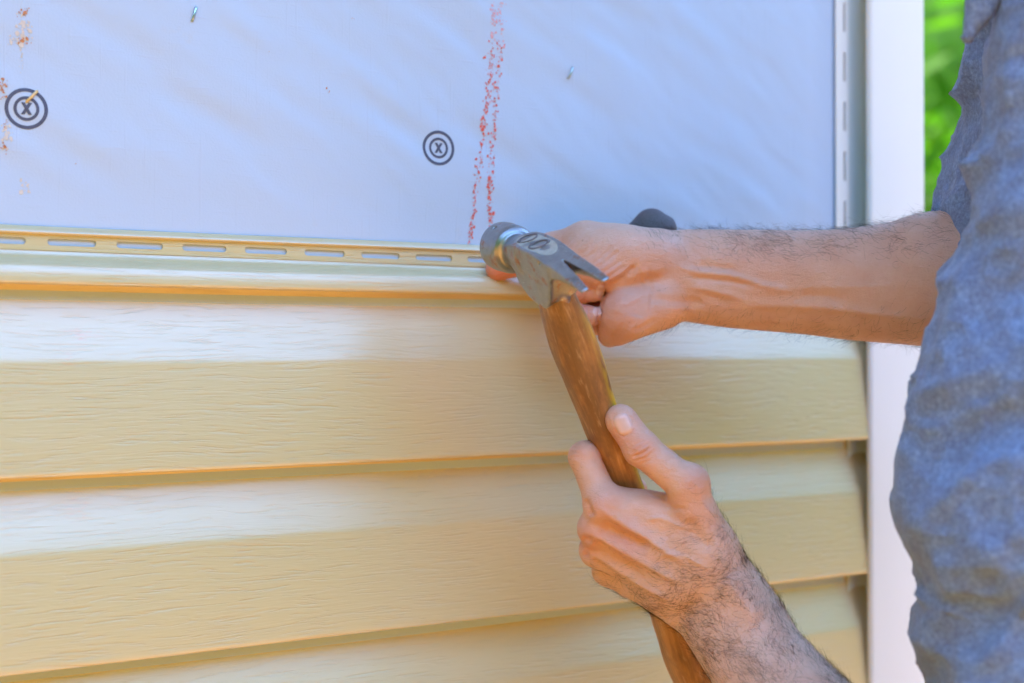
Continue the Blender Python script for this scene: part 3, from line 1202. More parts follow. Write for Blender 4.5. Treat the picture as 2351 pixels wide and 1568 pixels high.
# metacarpals
MCP = [J(1386, 1158, 806), J(1370, 1213, 814), J(1371, 1262, 826), J(1396, 1308, 840)]
CMC = [J(1600, 1282, 806), J(1582, 1312, 806), J(1570, 1345, 811), J(1566, 1375, 820)]
mr = [12.0, 11.6, 11.0, 10.2]
for a, b, r in zip(CMC, MCP, mr):
    s.cone(a, b, 16.0, r, 9)
for b, r in zip(MCP, (12.6, 12.2, 11.4, 10.3)):
    s.ell(b + np.array([0, 0, -1.5]), (r, r, r), k=3)
# heel of the hand behind and hypothenar edge
s.cone(J(1590, 1370, 832), J(1450, 1330, 850), 18, 13, 8)
# thumb side
TC, TM, TI, TT = J(1628, 1262, 800), J(1574, 1112, 792), J(1473, 1030, 795), J(1430, 970, 799)
s.cone(W_ + (m1 - W_) * 0.5 + np.array([7, -7, -1]), TC, 19, 16.5, 16)
s.cone(TC, TM, 16.5, 12.0, 8)
s.ell(TM + np.array([3, -1, -1]), (12.2, 12.2, 11.6), k=4)
s.cone(TM, TI, 11.4, 10.6, 3)
s.ell(TI, (11.5, 11.3, 10.6), k=2)
s.cone(TI, TT, 10.6, 10.0, 3)
s.ell(J(1424, 962, 799), (9.4, 9.4, 8.6), k=2)
# first web
s.cone(J(1425, 1160, 812), J(1548, 1180, 806), 11.5, 12.5, 7)
s.cone(J(1480, 1190, 808), J(1590, 1240, 804), 14, 15, 8)
# index finger
IP = J(1341, 1049, 816)
s.cone(MCP[0], IP, 11.0, 9.6, 4)
s.ell(IP, (10.1, 10.1, 10.1), k=2)
s.chain([IP, J(1388, 1026, 851), J(1424, 1040, 856)], [9.4, 8.6, 7.8], 2)
# the other fingers wrap behind the handle
for b, p, q, t, r in ((MCP[1], J(1377, 1140, 850), J(1428, 1116, 868), J(1460, 1122, 868), 9.2),
                      (MCP[2], J(1392, 1200, 866), J(1450, 1180, 878), J(1500, 1185, 872), 8.8),
                      (MCP[3], J(1418, 1258, 874), J(1470, 1240, 884), J(1515, 1240, 878), 7.8)):
    s.cone(b, p, r + 1, r, 3)
    s.chain([p, q, t], [r, r * .92, r * .85], 1.5, 1.5)
V1, Q1 = s.mesh()
V1 = relax(V1, Q1, 2, 0.5)
z2 = lambda x, y: (1234 + x * .4327, 889.7 + y * .4327)
feats = [
    # thumb joint folds
    ([z2(500, 368), z2(555, 350), z2(606, 312)], 2.6, 0.75), ([z2(495, 345), z2(545, 322), z2(598, 290)], 2.4, 0.6),
    ([z2(515, 392), z2(575, 372), z2(628, 330)], 2.6, 0.55), ([z2(480, 330), z2(520, 300), z2(575, 272)], 2.2, 0.4),
    ([z2(540, 405), z2(600, 385), z2(640, 350)], 2.4, 0.4), ([z2(520, 340), z2(548, 328), z2(580, 315)], 6, -0.5),
    # round the thumb nail
    ([(1412, 976), (1416, 992), (1430, 1001), (1446, 996), (1454, 982)], 2.4, 0.55), ([(1412, 976), (1408, 958), (1413, 948)], 2.0, 0.35), ([(1454, 982), (1452, 964), (1444, 952)], 2.0, 0.35),
    # index knuckle folds
    ([z2(160, 330), z2(190, 318), z2(225, 322)], 2.2, 0.4), ([z2(160, 352), z2(195, 342), z2(232, 348)], 2.2, 0.45), ([z2(168, 376), z2(200, 366), z2(240, 376)], 2.2, 0.4),
    ([z2(180, 310), z2(200, 300), z2(230, 300)], 2.0, 0.3),
    # web folds
    ([z2(600, 530), z2(650, 548), z2(700, 548)], 3.0, 0.8), ([z2(560, 530), z2(620, 570), z2(690, 590)], 5, 0.6), ([z2(640, 600), z2(720, 640), z2(800, 650)], 6, 0.4),
    # valleys between the hand bones
    ([z2(330, 730), z2(420, 780), z2(520, 825), z2(600, 850)], 15, 2.6), ([z2(300, 810), z2(350, 860), z2(450, 930), z2(560, 1000)], 13, 1.9),
    ([z2(290, 905), z2(370, 980), z2(480, 1060)], 11, 1.5), ([z2(470, 640), z2(600, 740), z2(720, 800)], 20, 1.2),
    ([z2(290, 690), z2(262, 640), z2(248, 590)], 9, 1.6), ([z2(235, 800), z2(262, 810), z2(290, 815)], 8, 1.2), ([z2(240, 880), z2(270, 895)], 7, 1.0),
    # tendons
    ([z2(330, 640), z2(480, 740), z2(640, 840), z2(800, 940)], 8, -1.1), ([z2(270, 770), z2(420, 850), z2(600, 950), z2(760, 1040)], 8, -1.0),
    ([z2(270, 870), z2(400, 950), z2(560, 1050), z2(700, 1130)], 7, -0.9),
    # veins
    ([z2(560, 700), z2(650, 690), z2(740, 730), z2(830, 760)], 5, -0.6), ([z2(620, 900), z2(700, 880), z2(800, 900), z2(900, 960)], 5, -0.6),
    # wrist folds and bumps
    ([z2(850, 500), z2(870, 600), z2(940, 700)], 9, -0.5), ([z2(780, 700), z2(850, 800), z2(930, 860)], 20, 1.3),
    ([z2(560, 1140), z2(660, 1200), z2(740, 1260)], 16, -1.2), ([z2(990, 1000), z2(1080, 1120), z2(1180, 1240)], 26, -1.5),
]
V1 = carve(V1, Q1, [(a_, b_, c_ * 1.7) for a_, b_, c_ in feats])
P1 = px_of(V1)
red1 = np.zeros(len(V1))
for u, v, r, a in ((1378, 1165, 34, .35), (1345, 1225, 30, .35), (1350, 1262, 26, .35), (1470, 1035, 40, .35), (1328, 1040, 26, .3), (1410, 1010, 30, .4), (1600, 1110, 40, .3),
                   (1440, 1245, 50, .35), (1590, 1180, 40, .25), (1420, 965, 40, .2)):
    red1 += a * np.exp(-(((P1[:, 0] - u) ** 2 + (P1[:, 1] - v) ** 2) / r ** 2))

# ---- upper (right) arm and hand, inner wrist towards us
s = SDF((-45, -112, 800), (395, 45, 985), H)
W2 = J(1556, 634, 900)
A1, A2, EL2 = J(1690, 641, 893), J(1960, 648, 872), J(2330, 640, 850)
up = np.array([0, 1.0, 0])
arm = [(1500, 622, 80, 899), (1561, 630, 103, 899), (1656, 638, 112, 895), (1725, 642, 115, 891), (1854, 648, 120, 882), (1964, 652, 130, 873), (2073, 648, 143, 866), (2143, 641, 156, 861), (2330, 640, 168, 850)]
sq = np.interp([q[0] for q in arm], [1500, 1700, 2330], [1.48, 1.40, 1.12])
s.tube([J(q[0], q[1], q[3]) for q in arm], [q[2] * q[3] / F_PX / f for q, f in zip(arm, sq)], list(sq), up, 0.0, 40)
# wrist into the heel of the hand
s.cone(W2, J(1500, 606, 897), 21, 18, 8)
s.cone(W2, J(1500, 688, 897), 20, 19, 8)
# back of the hand
for v0, v1 in ((585, 588), (620, 640), (665, 690), (705, 738)):
    s.cone(J(1510, v0, 912), J(1330, v1, 928), 15, 11.5, 8)
# thenar
s.cone(J(1500, 588, 890), J(1345, 556, 890), 19.0, 14.2, 8)
s.ell(J(1408, 590, 880), (35, 22, 18), k=8)
s.ell(J(1382, 625, 872), (17, 11.5, 12), k=6)
# thumb runs on behind the hammer head to the nail
s.cone(J(1345, 555, 890), J(1268, 570, 902), 13.6, 11.0, 5)
s.cone(J(1268, 570, 902), J(1205, 600, 914), 10.8, 9.6, 4)
s.cone(J(1205, 600, 914), J(1143, 616, 921), 9.6, 9.0, 3)
# hypothenar
s.cone(J(1515, 692, 892), J(1436, 722, 880), 20, 18.5, 4.5)
s.cone(J(1436, 722, 880), J(1414, 752, 886), 17.5, 12.5, 5)
s.cone(J(1414, 752, 886), J(1400, 770, 900), 10.5, 8.5, 4)
# fingers curled into the palm
for vM, vP, vT, uT, r, zt in ((628, 622, 626, 1352, 8.4, 884), (672, 665, 669, 1362, 8.3, 878), (716, 714, 726, 1356, 8.2, 878), (752, 758, 772, 1345, 7.4, 886)):
    mc, pp = J(1322, vM, 926), J(1292, vP, 894)
    s.cone(mc, pp, 10.0, r + 0.8, 4)
    s.cone(pp, J(1325, (vP + vT) / 2, 880), r + 0.6, r, 1.2)
    s.cone(J(1325, (vP + vT) / 2, 880), J(uT, vT, zt), r * 0.97, r * 0.9, 0.8)
V2, Q2 = s.mesh()
V2 = relax(V2, Q2, 2, 0.5)
z1 = lambda x, y: (1061.9 + x * .26856, 459.2 + y * .26856)
z3 = lambda x, y: (1377.6 + x * .36623, 447.7 + y * .36623)
feats = [
    # fan of folds over the ball of the thumb
    ([z1(880, 400), z1(930, 350), z1(960, 300)], 2.0, 0.35), ([z1(950, 420), z1(1010, 370), z1(1060, 300)], 2.0, 0.4), ([z1(1000, 470), z1(1080, 410), z1(1140, 320)], 2.2, 0.45),
    ([z1(1060, 500), z1(1140, 440), z1(1210, 340)], 2.2, 0.5), ([z1(1100, 550), z1(1200, 480), z1(1280, 390)], 2.2, 0.5), ([z1(1130, 590), z1(1240, 520), z1(1330, 430)], 2.4, 0.5),
    ([z1(1170, 640), z1(1280, 570), z1(1380, 500)], 2.6, 0.6), ([z1(1200, 690), z1(1310, 620), z1(1400, 560)], 2.8, 0.6), ([z1(1230, 720), z1(1330, 670), z1(1430, 600)], 3.2, 0.8),
    # finger joint folds
    ([z1(1040, 700), z1(1050, 780), z1(1045, 870)], 2.4, 0.5), ([z1(1060, 900), z1(1070, 990), z1(1080, 1060)], 2.4, 0.5), ([z1(960, 880), z1(1080, 885), z1(1190, 862)], 3.0, 0.9),
    # gap where the finger tips meet the heel of the hand
    ([z1(1205, 690), z1(1218, 770), z1(1190, 870), z1(1176, 960), z1(1166, 1050), z1(1138, 1100)], 3.5, 1.5),
    # deep fold of the palm
    ([z1(1215, 745), z1(1290, 735), z1(1370, 690), z1(1440, 610), z1(1480, 560)], 6, 2.0), ([z1(1240, 742), z1(1330, 716), z1(1400, 655)], 3, 1.0),
    # heel of the hand
    ([z1(1270, 1180), z1(1340, 1120), z1(1380, 1040)], 4, 0.6), ([z1(1310, 1190), z1(1400, 1110), z1(1450, 1030)], 4, 0.5), ([z1(1450, 1130), z1(1560, 1080), z1(1650, 1020)], 5, 0.6),
    ([z1(1460, 860), z1(1500, 930), z1(1480, 1000)], 16, 1.3), ([z1(1400, 860), z1(1330, 900), z1(1300, 980)], 10, -0.7), ([z1(1230, 1190), z1(1190, 1130), z1(1180, 1060)], 7, 0.6),
    # wrist fold lines
    ([z1(1580, 560), z1(1600, 700), z1(1620, 850), z1(1600, 980)], 3.5, 0.5), ([z1(1490, 560), z1(1520, 660), z1(1540, 760)], 3, 0.4),
    # tendons and the hollows between them
    ([z3(480, 450), z3(620, 487), z3(800, 500), z3(1000, 560), z3(1200, 600)], 7, -1.8), ([z3(600, 440), z3(720, 448), z3(860, 470)], 7, 1.5),
    ([z3(560, 515), z3(700, 527), z3(850, 545), z3(980, 570)], 6, 1.8), ([z3(560, 570), z3(680, 590), z3(800, 620), z3(930, 660)], 7, -1.4),
    ([z3(620, 620), z3(720, 650), z3(820, 680)], 8, 1.1), ([z3(300, 640), z3(420, 660), z3(560, 670), z3(680, 680)], 10, 1.1),
    ([z3(840, 680), z3(1100, 690), z3(1400, 700), z3(1700, 740), z3(2050, 780)], 10, -1.6), ([z3(1230, 630), z3(1330, 630), z3(1450, 645), z3(1560, 660)], 14, 1.6),
    ([z3(900, 600), z3(1050, 600), z3(1200, 590), z3(1500, 575), z3(1900, 580)], 9, -0.8), ([z3(150, 520), z3(260, 480), z3(400, 460)], 9, -0.8),
]
V2 = carve(V2, Q2, [(a_, b_ * 1.15, c_ * (0.8 if min(q_[0] for q_ in a_) > 1540 else 1.35)) for a_, b_, c_ in feats])
P2 = px_of(V2)
red2 = np.zeros(len(V2))
for u, v, r, a in ((1145, 625, 50, .85), (1210, 620, 40, .5), (1330, 670, 45, .45), (1330, 725, 45, .45), (1300, 560, 60, .15), (1430, 720, 50, .25), (1400, 780, 40, .3), (1390, 630, 40, .25),
                   (1750, 610, 60, .1)):
    red2 += a * np.exp(-(((P2[:, 0] - u) ** 2 + (P2[:, 1] - v) ** 2) / r ** 2))

# ---- trunk, upper arms, neck and head (under the shirt or out of the picture)
s = SDF((180, -620, 420), (700, 520, 1020), 9.0)
SH_R, SH_L = np.array([395, -260, 800.]), np.array([440, -190, 520.])
s.cone(J(2330, 640, 850), SH_R, 42, 50, 14)
s.cone(EL, np.array([480, 170, 600.]), 42, 48, 14)
s.cone(np.array([480, 170, 600.]), SH_L, 48, 52, 14)
s.cone(SH_R, SH_L, 58, 58, 20)
s.cone(np.array([440, -200, 665.]), np.array([430, 480, 690.]), 100, 110, 30)
s.cone(np.array([425, -220, 660.]), np.array([410, -380, 660.]), 58, 52, 20)
s.ell(np.array([385, -470, 665.]), (98, 118, 76), k=20)
s.cone(np.array([300, -450, 665.]), np.array([285, -425, 665.]), 12, 15, 12)
s.ell(np.array([400, -462, 588.]), (14, 30, 8), k=6)
s.ell(np.array([400, -462, 742.]), (14, 30, 8), k=6)
s.ell(np.array([330, -395, 665.]), (35, 25, 40), k=20)
V3, Q3 = s.mesh()
V3 = relax(V3, Q3, 2, .5)
Vb = np.concatenate([V1, V2, V3])
Qb = np.concatenate([Q1, Q2 + len(V1), Q3 + len(V1) + len(V2)])
body = mesh_obj("body", c2w(Vb), Qb, M_SKIN, smooth=True)
at = body.data.attributes.new("redness", 'FLOAT', 'POINT')
at.data.foreach_set("value", np.clip(np.concatenate([red1, red2, np.zeros(len(V3))]), 0, .9))
put(body, person)


# ---- fingernails
def nail(V, Q, c, d, ln, wd, lift=0.45):
    """c: centre on the frame, d: direction to the tip, ln/wd: half length and width in px"""
    N = vnormals(V, Q)
    P = px_of(V)
    near = (np.linalg.norm(P - np.array(c), axis=1) < max(ln, wd) * 1.8) & (N[:, 2] < 0.15)
    Vn, Nn, Pn = V[near], N[near], P[near]
    zmin = Vn[:, 2].min()
    k = Vn[:, 2] < zmin + 16
    Vn, Nn, Pn = Vn[k], Nn[k], Pn[k]
    d = np.array(d, float)
    d /= np.linalg.norm(d)
    p = np.array([-d[1], d[0]])
    n = 11
    vs, fs = [], []
    for i in range(n):
        for j in range(n):
            a, b = -1 + 2 * i / (n - 1), -1 + 2 * j / (n - 1)
            bb = b * (1 - 0.10 * (abs(a) ** 3)) * math.sqrt(max(0.05, 1 - 0.42 * a * a * a * a))
            aa = a * math.sqrt(1 - 0.28 * b * b)
            q = np.array(c) + d * aa * ln + p * bb * wd
            w = 1 / (np.sum((Pn - q) ** 2, 1) + 1.5) ** 2
            w /= w.sum()
            x, m = w @ Vn, w @ Nn
            m /= np.linalg.norm(m)
            rim = max(abs(a), abs(b))
            e = lift * (1 - max(0, (rim - 0.75) / 0.25) ** 2 * 1.1) + (0.25 if a > 0.8 else 0)
            vs.append(x + m * e)
    for i in range(n - 1):
        for j in range(n - 1):
            fs.append((i * n + j, i * n + j + 1, (i + 1) * n + j + 1, (i + 1) * n + j))
    o = mesh_obj("fingernail", c2w(np.array(vs)), fs, M_NAIL, smooth=True)
    return put(o, person)


nail(V1, Q1, (1431, 974), (-0.40, -0.92), 25, 20, 0.7)
nail(V2, Q2, z1(1178, 772), (1, 0.12), 10, 13, .35)
nail(V2, Q2, z1(1150, 950), (1, 0.15), 10, 13, .35)


# ---- body hair: tapering strands rooted in the skin
def strands(V, Q, dens, flow, count, length, rad, curl=1.0, lift=(0.25, 0.7)):
    N = vnormals(V, Q)
    a = np.linalg.norm(np.cross(V[Q[:, 2]] - V[Q[:, 0]], V[Q[:, 3]] - V[Q[:, 1]]), axis=1)
    C = V[Q].mean(1)
    Nq = N[Q].mean(1)
    w = a * dens(px_of(C), Nq, C)
    idx = rng.choice(len(Q), count, p=w / w.sum())
    B = rng.dirichlet((1, 1, 1, 1), count)
    root = np.einsum('ij,ijk->ik', B, V[Q[idx]])
    n = Nq[idx]
    n /= np.linalg.norm(n, axis=1, keepdims=True)
    f = flow(px_of(root), root)
    f = f - n * np.sum(f * n, 1, keepdims=True)
    f += rng.normal(0, 0.25, f.shape) + 1.3 * np.stack([vnoise(root[:, 0] / 13 + q_ * 7, root[:, 1] / 13, root[:, 2] / 13) - .5 for q_ in range(3)], 1)
    f = f - n * np.sum(f * n, 1, keepdims=True)
    f /= np.maximum(np.linalg.norm(f, axis=1, keepdims=True), 1e-6)
    side = np.cross(n, f)
    L = length * rng.uniform(0.45, 1.25, count)
    seg = 7
    lf = rng.uniform(lift[0], lift[1], count)
    th = np.arctan(lf)
    bend = -rng.uniform(0.0, 1.0, count) * curl
    yaw = rng.normal(0, 0.9, count) * curl
    pts = [root - n * 0.2]
    p = root.copy()
    for k in range(seg):
        t = (k + .5) / seg
        el = th + bend * t
        yw = yaw * t * 1.2
        d = (np.cos(el) * np.cos(yw))[:, None] * f + (np.cos(el) * np.sin(yw))[:, None] * side + np.sin(np.maximum(el, -0.1))[:, None] * n
        p = p + d * (L / seg)[:, None]
        pts.append(p.copy())
    pts = np.stack(pts, 1)                                     # count, seg+1, 3
    r = rad * rng.uniform(0.7, 1.2, count)
    tape = np.linspace(1, 0.3, seg + 1)
    vs = np.zeros((count, seg + 1, 3, 3))
    for j in range(3):
        an = 2 * math.pi * j / 3
        off = math.cos(an) * side + math.sin(an) * n
        vs[:, :, j] = pts + off[:, None, :] * (r[:, None] * tape)[:, :, None]
    base = np.arange(count)[:, None, None] * (seg + 1) * 3
    k = np.arange(seg)[None, :, None] * 3
    j = np.arange(3)[None, None, :]
    j2 = (j + 1) % 3
    F = np.stack([base + k + j, base + k + j2, base + k + 3 + j2, base + k + 3 + j], -1).reshape(-1, 4)
    return vs.reshape(-1, 3), F


def fast_mesh(name, V, F, mat):
    me = bpy.data.meshes.new(name)
    me.vertices.add(len(V))
    me.vertices.foreach_set("co", np.asarray(V, np.float32).ravel())
    n = F.shape[1]
    me.loops.add(F.size)
    me.loops.foreach_set("vertex_index", F.astype(np.int32).ravel())
    me.polygons.add(len(F))
    me.polygons.foreach_set("loop_start", np.arange(0, F.size, n, dtype=np.int32))
    me.polygons.foreach_set("loop_total", np.full(len(F), n, np.int32))
    me.update()
    me.validate()
    me.materials.append(mat)
    o = bpy.data.objects.new(name, me)
    COL.objects.link(o)
    return o


def dens1(P, N, C):
    t = (P[:, 0] - 1478) * .64 + (P[:, 1] - 1200) * .77
    d = np.clip(t / 190, 0, 1) ** 1.4
    d *= np.where(N[:, 2] > 0.5, 0.1, 1.0)
    d *= np.where(P[:, 1] > 1720, 0.1, 1)
    # knuckle-side hair along the little-finger edge, and a tuft on the index finger
    d += 0.22 * np.exp(-(((P[:, 0] - 1400) / 45) ** 2 + ((P[:, 1] - 1330) / 45) ** 2))
    d += 0.30 * np.exp(-(((P[:, 0] - 1325) / 14) ** 2 + ((P[:, 1] - 1070) / 22) ** 2)) * (N[:, 2] < 0)
    d += 0.05 * np.clip((t + 120) / 200, 0, 1) * (N[:, 2] < 0)
    d *= 0.25 + 1.5 * np.clip(vnoise(C[:, 0] / 11, C[:, 1] / 11, C[:, 2] / 11) * 2 - 0.5, 0, 1)
    return d + 1e-6


def flow1(P, R_):
    d = np.tile((W_ - EL) / np.linalg.norm(W_ - EL), (len(P), 1))
    return d * 0.75 + np.array([-0.55, 0.65, 0.0]) * np.clip((1500 - P[:, 1]) / 250, 0.25, 1)[:, None]


def dens2(P, N, C):
    top = np.clip(-N[:, 1] * 1.2 - 0.15, 0, 1) + np.clip(N[:, 2] * 1.0, 0, .6)
    d = 0.10 + 1.0 * top
    d = d * np.clip((P[:, 0] - 1440) / 90, 0, 1)
    mid = np.exp(-(((P[:, 0] - 1760) / 110) ** 2 + ((P[:, 1] - 575) / 38) ** 2))
    d += 0.55 * mid + 0.35 * np.exp(-((P[:, 1] - 560) / 26) ** 2) * (P[:, 0] > 1600)
    low = np.exp(-(((P[:, 0] - 1640) / 70) ** 2 + ((P[:, 1] - 730) / 26) ** 2))
    d += 0.5 * low
    d += 0.35 * np.clip(N[:, 1], 0, 1) * (P[:, 0] > 1480)
    d *= np.where((P[:, 1] > 610) & (P[:, 1] < 700) & (N[:, 2] < -.5), 0.12, 1)
    d *= 0.3 + 1.4 * np.clip(vnoise(C[:, 0] / 14, C[:, 1] / 10, C[:, 2] / 14) * 2 - 0.5, 0, 1)
    return d * (P[:, 0] < 2330) * (P[:, 0] > 1420) + 1e-6


def flow2(P, R_):
    return np.tile(np.array([-0.8, -0.25, 0.1]), (len(P), 1)) + np.array([0, 1.2, 0]) * (P[:, 1] > 640)[:, None]


ha, fa = strands(V1, Q1, dens1, flow1, 7000, 9.5, 0.058, 1.5)
hb, fb = strands(V2, Q2, dens2, flow2, 5200, 11.5, 0.060, 1.8, (0.25, 1.2))
hair = fast_mesh("arm_hair", c2w(np.concatenate([ha, hb])), np.concatenate([fa, fb + len(ha)]), M_HAIR)
hair["kind"] = "stuff"
put(hair, person)

# ---- shirt
s = SDF((195, -330, 450), (640, 500, 930), 3.2)
CZ, RX, RZ = 690.0, 150.0, 96.0
sil = [(-400, 2335), (0, 2278), (77, 2270), (154, 2264), (250, 2252), (350, 2240), (450, 2224), (550, 2204), (600, 2190), (680, 2172), (800, 2130), (900, 2114), (1000, 2096), (1060, 2074),
       (1120, 2059), (1180, 2058), (1215, 2066), (1280, 2086), (1350, 2124), (1390, 2127), (1440, 2111), (1500, 2108), (1568, 2115), (1700, 2125), (2100, 2130)]
yv = (np.array([q[0] for q in sil]) - CV) * CZ / F_PX
xv = (np.array([q[1] + 24 for q in sil]) - CU) * CZ / F_PX
xl = np.interp(s.ax[1], yv, xv)[None, :, None]
X, Y, Z = s.ax[0][:, None, None], s.ax[1][None, :, None], s.ax[2][None, None, :]
el = np.sqrt(((X - xl - RX) / RX) ** 2 + ((Z - CZ + 0.25 * (X - xl - RX) * 0) / RZ) ** 2)
d = (el - 1) * RZ
d = np.maximum(d, -320 - Y)
d = np.maximum(d, Y - 470)
s.d = d.astype(np.float32)
# right sleeve, hem cut across the elbow
a, b = J(2362, 560, 856), J(2480, 20, 815)
s2 = SDF((195, -330, 450), (640, 500, 930), 3.2)
s2.cone(a + (a - b) * 0.4, b, 57, 60, 0)
ax_ = (b - a) / np.linalg.norm(b - a)
pl = J(2190, 602, 840)
nn = np.array([0.55, -0.80, 0.0])
cut = -((X - pl[0]) * nn[0] + (Y - pl[1]) * nn[1] + (Z - pl[2]) * nn[2])
dsl = np.maximum(s2.d, cut.astype(np.float32))
s.d = np.minimum(s.d, dsl)
# left sleeve, mostly outside the picture
s.cone(SH_L + np.array([0, 20, 60]), np.array([500, 90, 590.]), 66, 64, 12)
# loose flap near the shoulder
s.cone(J(2285, -60, 690), J(2216, 88, 690), 8, 4.0, 3)
V4, Q4 = s.mesh()
V4 = relax(V4, Q4, 3, .5)
N4 = vnormals(V4, Q4)
p = V4
a_ = p[:, 0] * 0.62 - p[:, 1] * 0.78                 # along the drag lines of the cloth
b_ = p[:, 0] * 0.78 + p[:, 1] * 0.62
wr = 16 * (vnoise(p[:, 0] / 45, p[:, 1] / 45, p[:, 2] / 45) - .5)
ridge = lambda t: (1 - np.abs(2 * t - 1)) ** 2
fold = 11.0 * ridge(vnoise(a_ / 80, (b_ + wr) / 30, p[:, 2] / 70)) + 4.0 * ridge(vnoise(a_ / 50 + 9, (b_ + wr) / 17, p[:, 2] / 40)) \
    + 2.2 * ridge(vnoise(p[:, 0] / 16 + 3, p[:, 1] / 13, p[:, 2] / 16)) + 0.3 * vnoise(p[:, 0] / 7, p[:, 1] / 7, p[:, 2] / 7) - 5.5
fold *= np.clip((p[:, 1] + 330) / 60, 0, 1)
V4 = V4 + N4 * fold[:, None]
shirt = fast_mesh("shirt", c2w(V4), Q4, M_CLOTH)
shirt.data.polygons.foreach_set("use_smooth", [True] * len(shirt.data.polygons))
put(shirt, person)
# trousers and shoes, below the picture
s = SDF((200, 380, 480), (700, 1560, 900), 12.0)
s.cone(np.array([430, 450, 690.]), np.array([430, 560, 690.]), 130, 125, 10)
for zz_ in (610., 770.):
    s.cone(np.array([430, 560, zz_]), np.array([420, 980, zz_]), 88, 66, 15)
    s.cone(np.array([420, 980, zz_]), np.array([440, 1400, zz_]), 66, 52, 10)
V5, Q5 = s.mesh()
tr = mesh_obj("trousers", c2w(V5), Q5, M_TROUSER, smooth=True)
put(tr, person)
for zz_ in (610., 770.):
    s = SDF((180, 1380, zz_ - 80), (560, 1560, zz_ + 80), 8.0)
    s.cone(np.array([450, 1440, zz_]), np.array([300, 1465, zz_]), 42, 34, 10)
    V6, Q6 = s.mesh()
    sh = mesh_obj("shoe", c2w(V6), Q6, M_GRIP, smooth=True)
    put(sh, person)

# ------------------------------------------------------------------ the dark tool behind the wrist
s = SDF((30, -110, 900), (150, 10, 990), 1.2)
s.cone(J(1508, 528, 944), J(1497, 512, 942), 14.5, 10.5, 3, (np.array([0, 0, 1.0]), 0.62))
s.cone(J(1490, 535, 944), J(1465, 545, 944), 14, 12, 8, (np.array([0, 0, 1.0]), 0.62))
s.cone(J(1500, 540, 944), J(1420, 640, 946), 13, 9, 8, (np.array([0, 0, 1.0]), 0.7))
V7, Q7 = s.mesh()
V7 = relax(V7, Q7, 2)
tool = mesh_obj("tool_grip", c2w(V7), Q7, M_GRIP, smooth=True)
tag(tool, "dark grey rounded tool grip sticking up behind the upper wrist", "tool grip")


# ------------------------------------------------------------------ trees beyond the corner
def leaf_cloud(centers, radii, n, size):
    pts = []
    for c_, r in zip(centers, radii):
        k = int(n * r * r / sum(q * q for q in radii))
        v = rng.normal(size=(k, 3))
        v /= np.linalg.norm(v, axis=1, keepdims=True)
        pts.append(c_ + v * (r * rng.uniform(0.45, 1.08, k) ** 0.6)[:, None])
    P = np.concatenate(pts)
    m = len(P)
    a = rng.normal(size=(m, 3))
    a /= np.linalg.norm(a, axis=1, keepdims=True)
    b = np.cross(a, rng.normal(size=(m, 3)))
    b /= np.linalg.norm(b, axis=1, keepdims=True)
    nrm = np.cross(a, b)
    L = (size * rng.uniform(0.6, 1.3, m))[:, None]
    Wd = L * 0.34
    vs = np.stack([P - a * L, P - a * L * .2 + b * Wd + nrm * L * .08, P + a * L * .45 + b * Wd * .7 + nrm * L * .06, P + a * L, P + a * L * .45 - b * Wd * .7 + nrm * L * .06, P - a * L * .2 - b * Wd + nrm * L * .08], 1)
    base = np.arange(m)[:, None] * 6
    F = np.concatenate([base + np.array([0, 1, 2, 3]), base + np.array([0, 3, 4, 5])])
    tone = np.repeat(rng.beta(2, 2, m), 6)
    return vs.reshape(-1, 3), F, tone


def limb(bm, a, b, ra, rb, n=8):
    d = (b - a).normalized()
    x = d.orthogonal().normalized()
    y = d.cross(x)
    r0, r1 = [], []
    for k in range(n):
        t = 2 * math.pi * k / n
        r0.append(bm.verts.new(a + (x * math.cos(t) + y * math.sin(t)) * ra))
        r1.append(bm.verts.new(b + (x * math.cos(t) + y * math.sin(t)) * rb))
    for k in range(n):
        bm.faces.new((r0[k], r0[(k + 1) % n], r1[(k + 1) % n], r1[k]))


def tree(x, y, h, spread, n, label):
    t = empty("tree", (x, y, 0))
    tag(t, label, "tree", "trees beyond the corner of the house")
    bm = bmesh.new()
    base = Vector((x, y, 0))
    top = Vector((x + rng.normal(0, .1), y + rng.normal(0, .1), h * 0.8))
    limb(bm, base, base.lerp(top, .5), 0.11, 0.075)
    limb(bm, base.lerp(top, .5), top, 0.075, 0.02)
    cs, rs = [], []
    for k in range(26):
        f = rng.uniform(0.10, 1.0)
        a = rng.uniform(0, 6.28)
        rad = spread * math.sqrt(max(0.1, 1 - (f - 0.45) ** 2 * 2.2)) * rng.uniform(0.3, 1.0)
        c_ = np.array([x + rad * math.cos(a), y + rad * math.sin(a), h * (0.12 + 0.88 * f)])
        cs.append(c_)
        rs.append(rng.uniform(0.22, 0.42) * spread * 0.75)
        st = base.lerp(top, min(0.95, max(.12, f * .9 - .08)))
        limb(bm, st, Vector(c_), 0.028, 0.008, 5)
    put(bm_obj("trunk", bm, M_BARK, smooth=True), t)
    v, f, tone = leaf_cloud(cs, rs, n, 0.062)
    o = fast_mesh("crown", v, f, M_LEAF)
    at_ = o.data.attributes.new("tone", 'FLOAT', 'POINT')
    at_.data.foreach_set("value", tone.astype(np.float32))
    put(o, t)


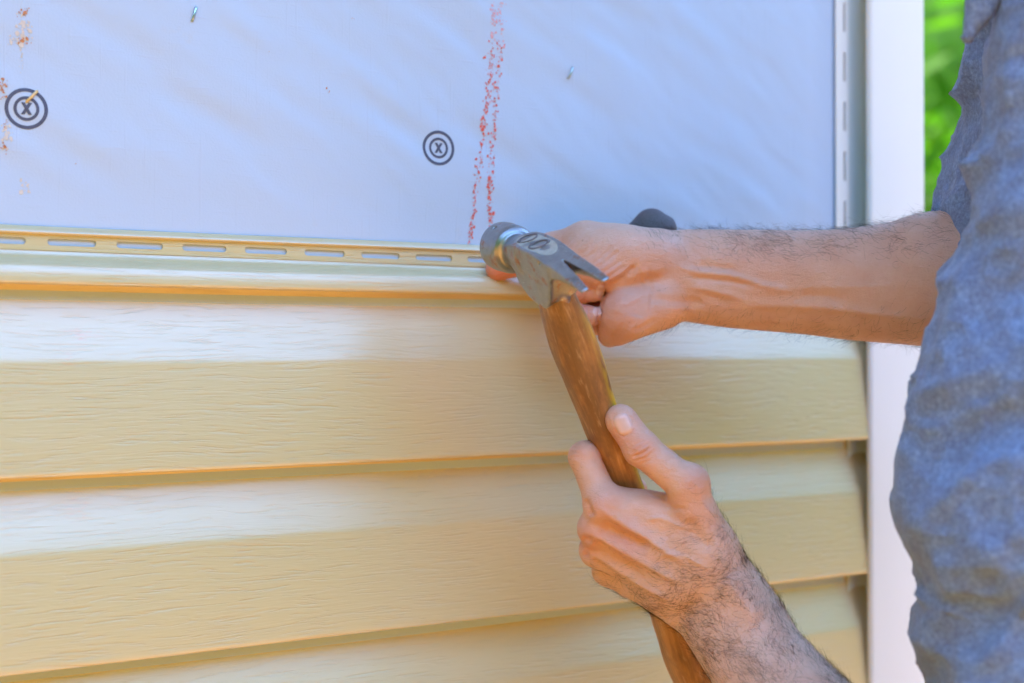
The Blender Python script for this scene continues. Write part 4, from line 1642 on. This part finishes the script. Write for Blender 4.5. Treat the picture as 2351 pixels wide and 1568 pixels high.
dirv = np.array([0.749, 0.663])
prp = np.array([0.663, -0.749])
c0 = np.array([CAM.x, CAM.y])
for (dist, side, h, sp, n, lb) in ((4.4, 0.75, 3.3, 1.15, 13000, "leafy green tree nearest the white corner post"),
                                   (5.4, -1.1, 3.9, 1.3, 10000, "tall green tree behind the house beside the nearest one"),
                                   (6.4, 1.9, 4.2, 1.4, 8000, "broad green tree standing behind the shirted shoulder"),
                                   (7.6, 1.1, 5.6, 2.0, 12000, "farthest and tallest green tree behind the other trees")):
    q = c0 + dirv * dist + prp * side
    tree(q[0], q[1], h, sp, n, lb)


# ------------------------------------------------------------------ far tree mass added to block the low sky; its end backs the trees
def added_woods():
    vs, fs = [], []
    n, m = 120, 9
    for k in range(n + 1):
        a = math.radians(125 + 300 * k / n)                 # from beyond the left gable round behind us to the right
        R_ = 11.5 + 1.2 * math.sin(a * 5) + 0.6 * math.sin(a * 17)
        top = 7.2 + 4.5 * math.exp(-((a - math.radians(205)) / math.radians(42)) ** 2) + 0.8 * math.sin(a * 9 + 1) + 0.5 * math.sin(a * 23)  # raised on the left so sky light comes more from the right
        for j in range(m):
            f = j / (m - 1)
            b = 0.9 * math.sin(f * math.pi) + 0.35 * math.sin(a * 31 + f * 9) * math.sin(f * math.pi)
            rr_ = R_ - b + 2.2 * f ** 3
            vs.append((CAM.x + rr_ * math.cos(a), CAM.y + rr_ * math.sin(a), -0.1 + f * top))
    for k in range(n):
        for j in range(m - 1):
            fs.append((k * m + j, k * m + j + 1, (k + 1) * m + j + 1, (k + 1) * m + j))
    V = np.array(vs)
    idx = rng.integers(0, len(V), 12000)
    cl = V[idx] + rng.normal(0, 0.30, (12000, 3))
    v, f, tone = leaf_cloud([c_ for c_ in cl], [0.25] * len(cl), 24000, 0.15)
    o = fast_mesh("added_woods", np.concatenate([V, v]), np.concatenate([np.array(fs), f + len(V)]), M_LEAF)
    at_ = o.data.attributes.new("tone", 'FLOAT', 'POINT')
    at_.data.foreach_set("value", np.concatenate([np.full(len(V), 0.0), tone * 0.8]).astype(np.float32))
    return tag(o, "dense green tree mass added round the yard, mostly unseen, blocking the low sky", "added_woods", kind="stuff")


added_woods()
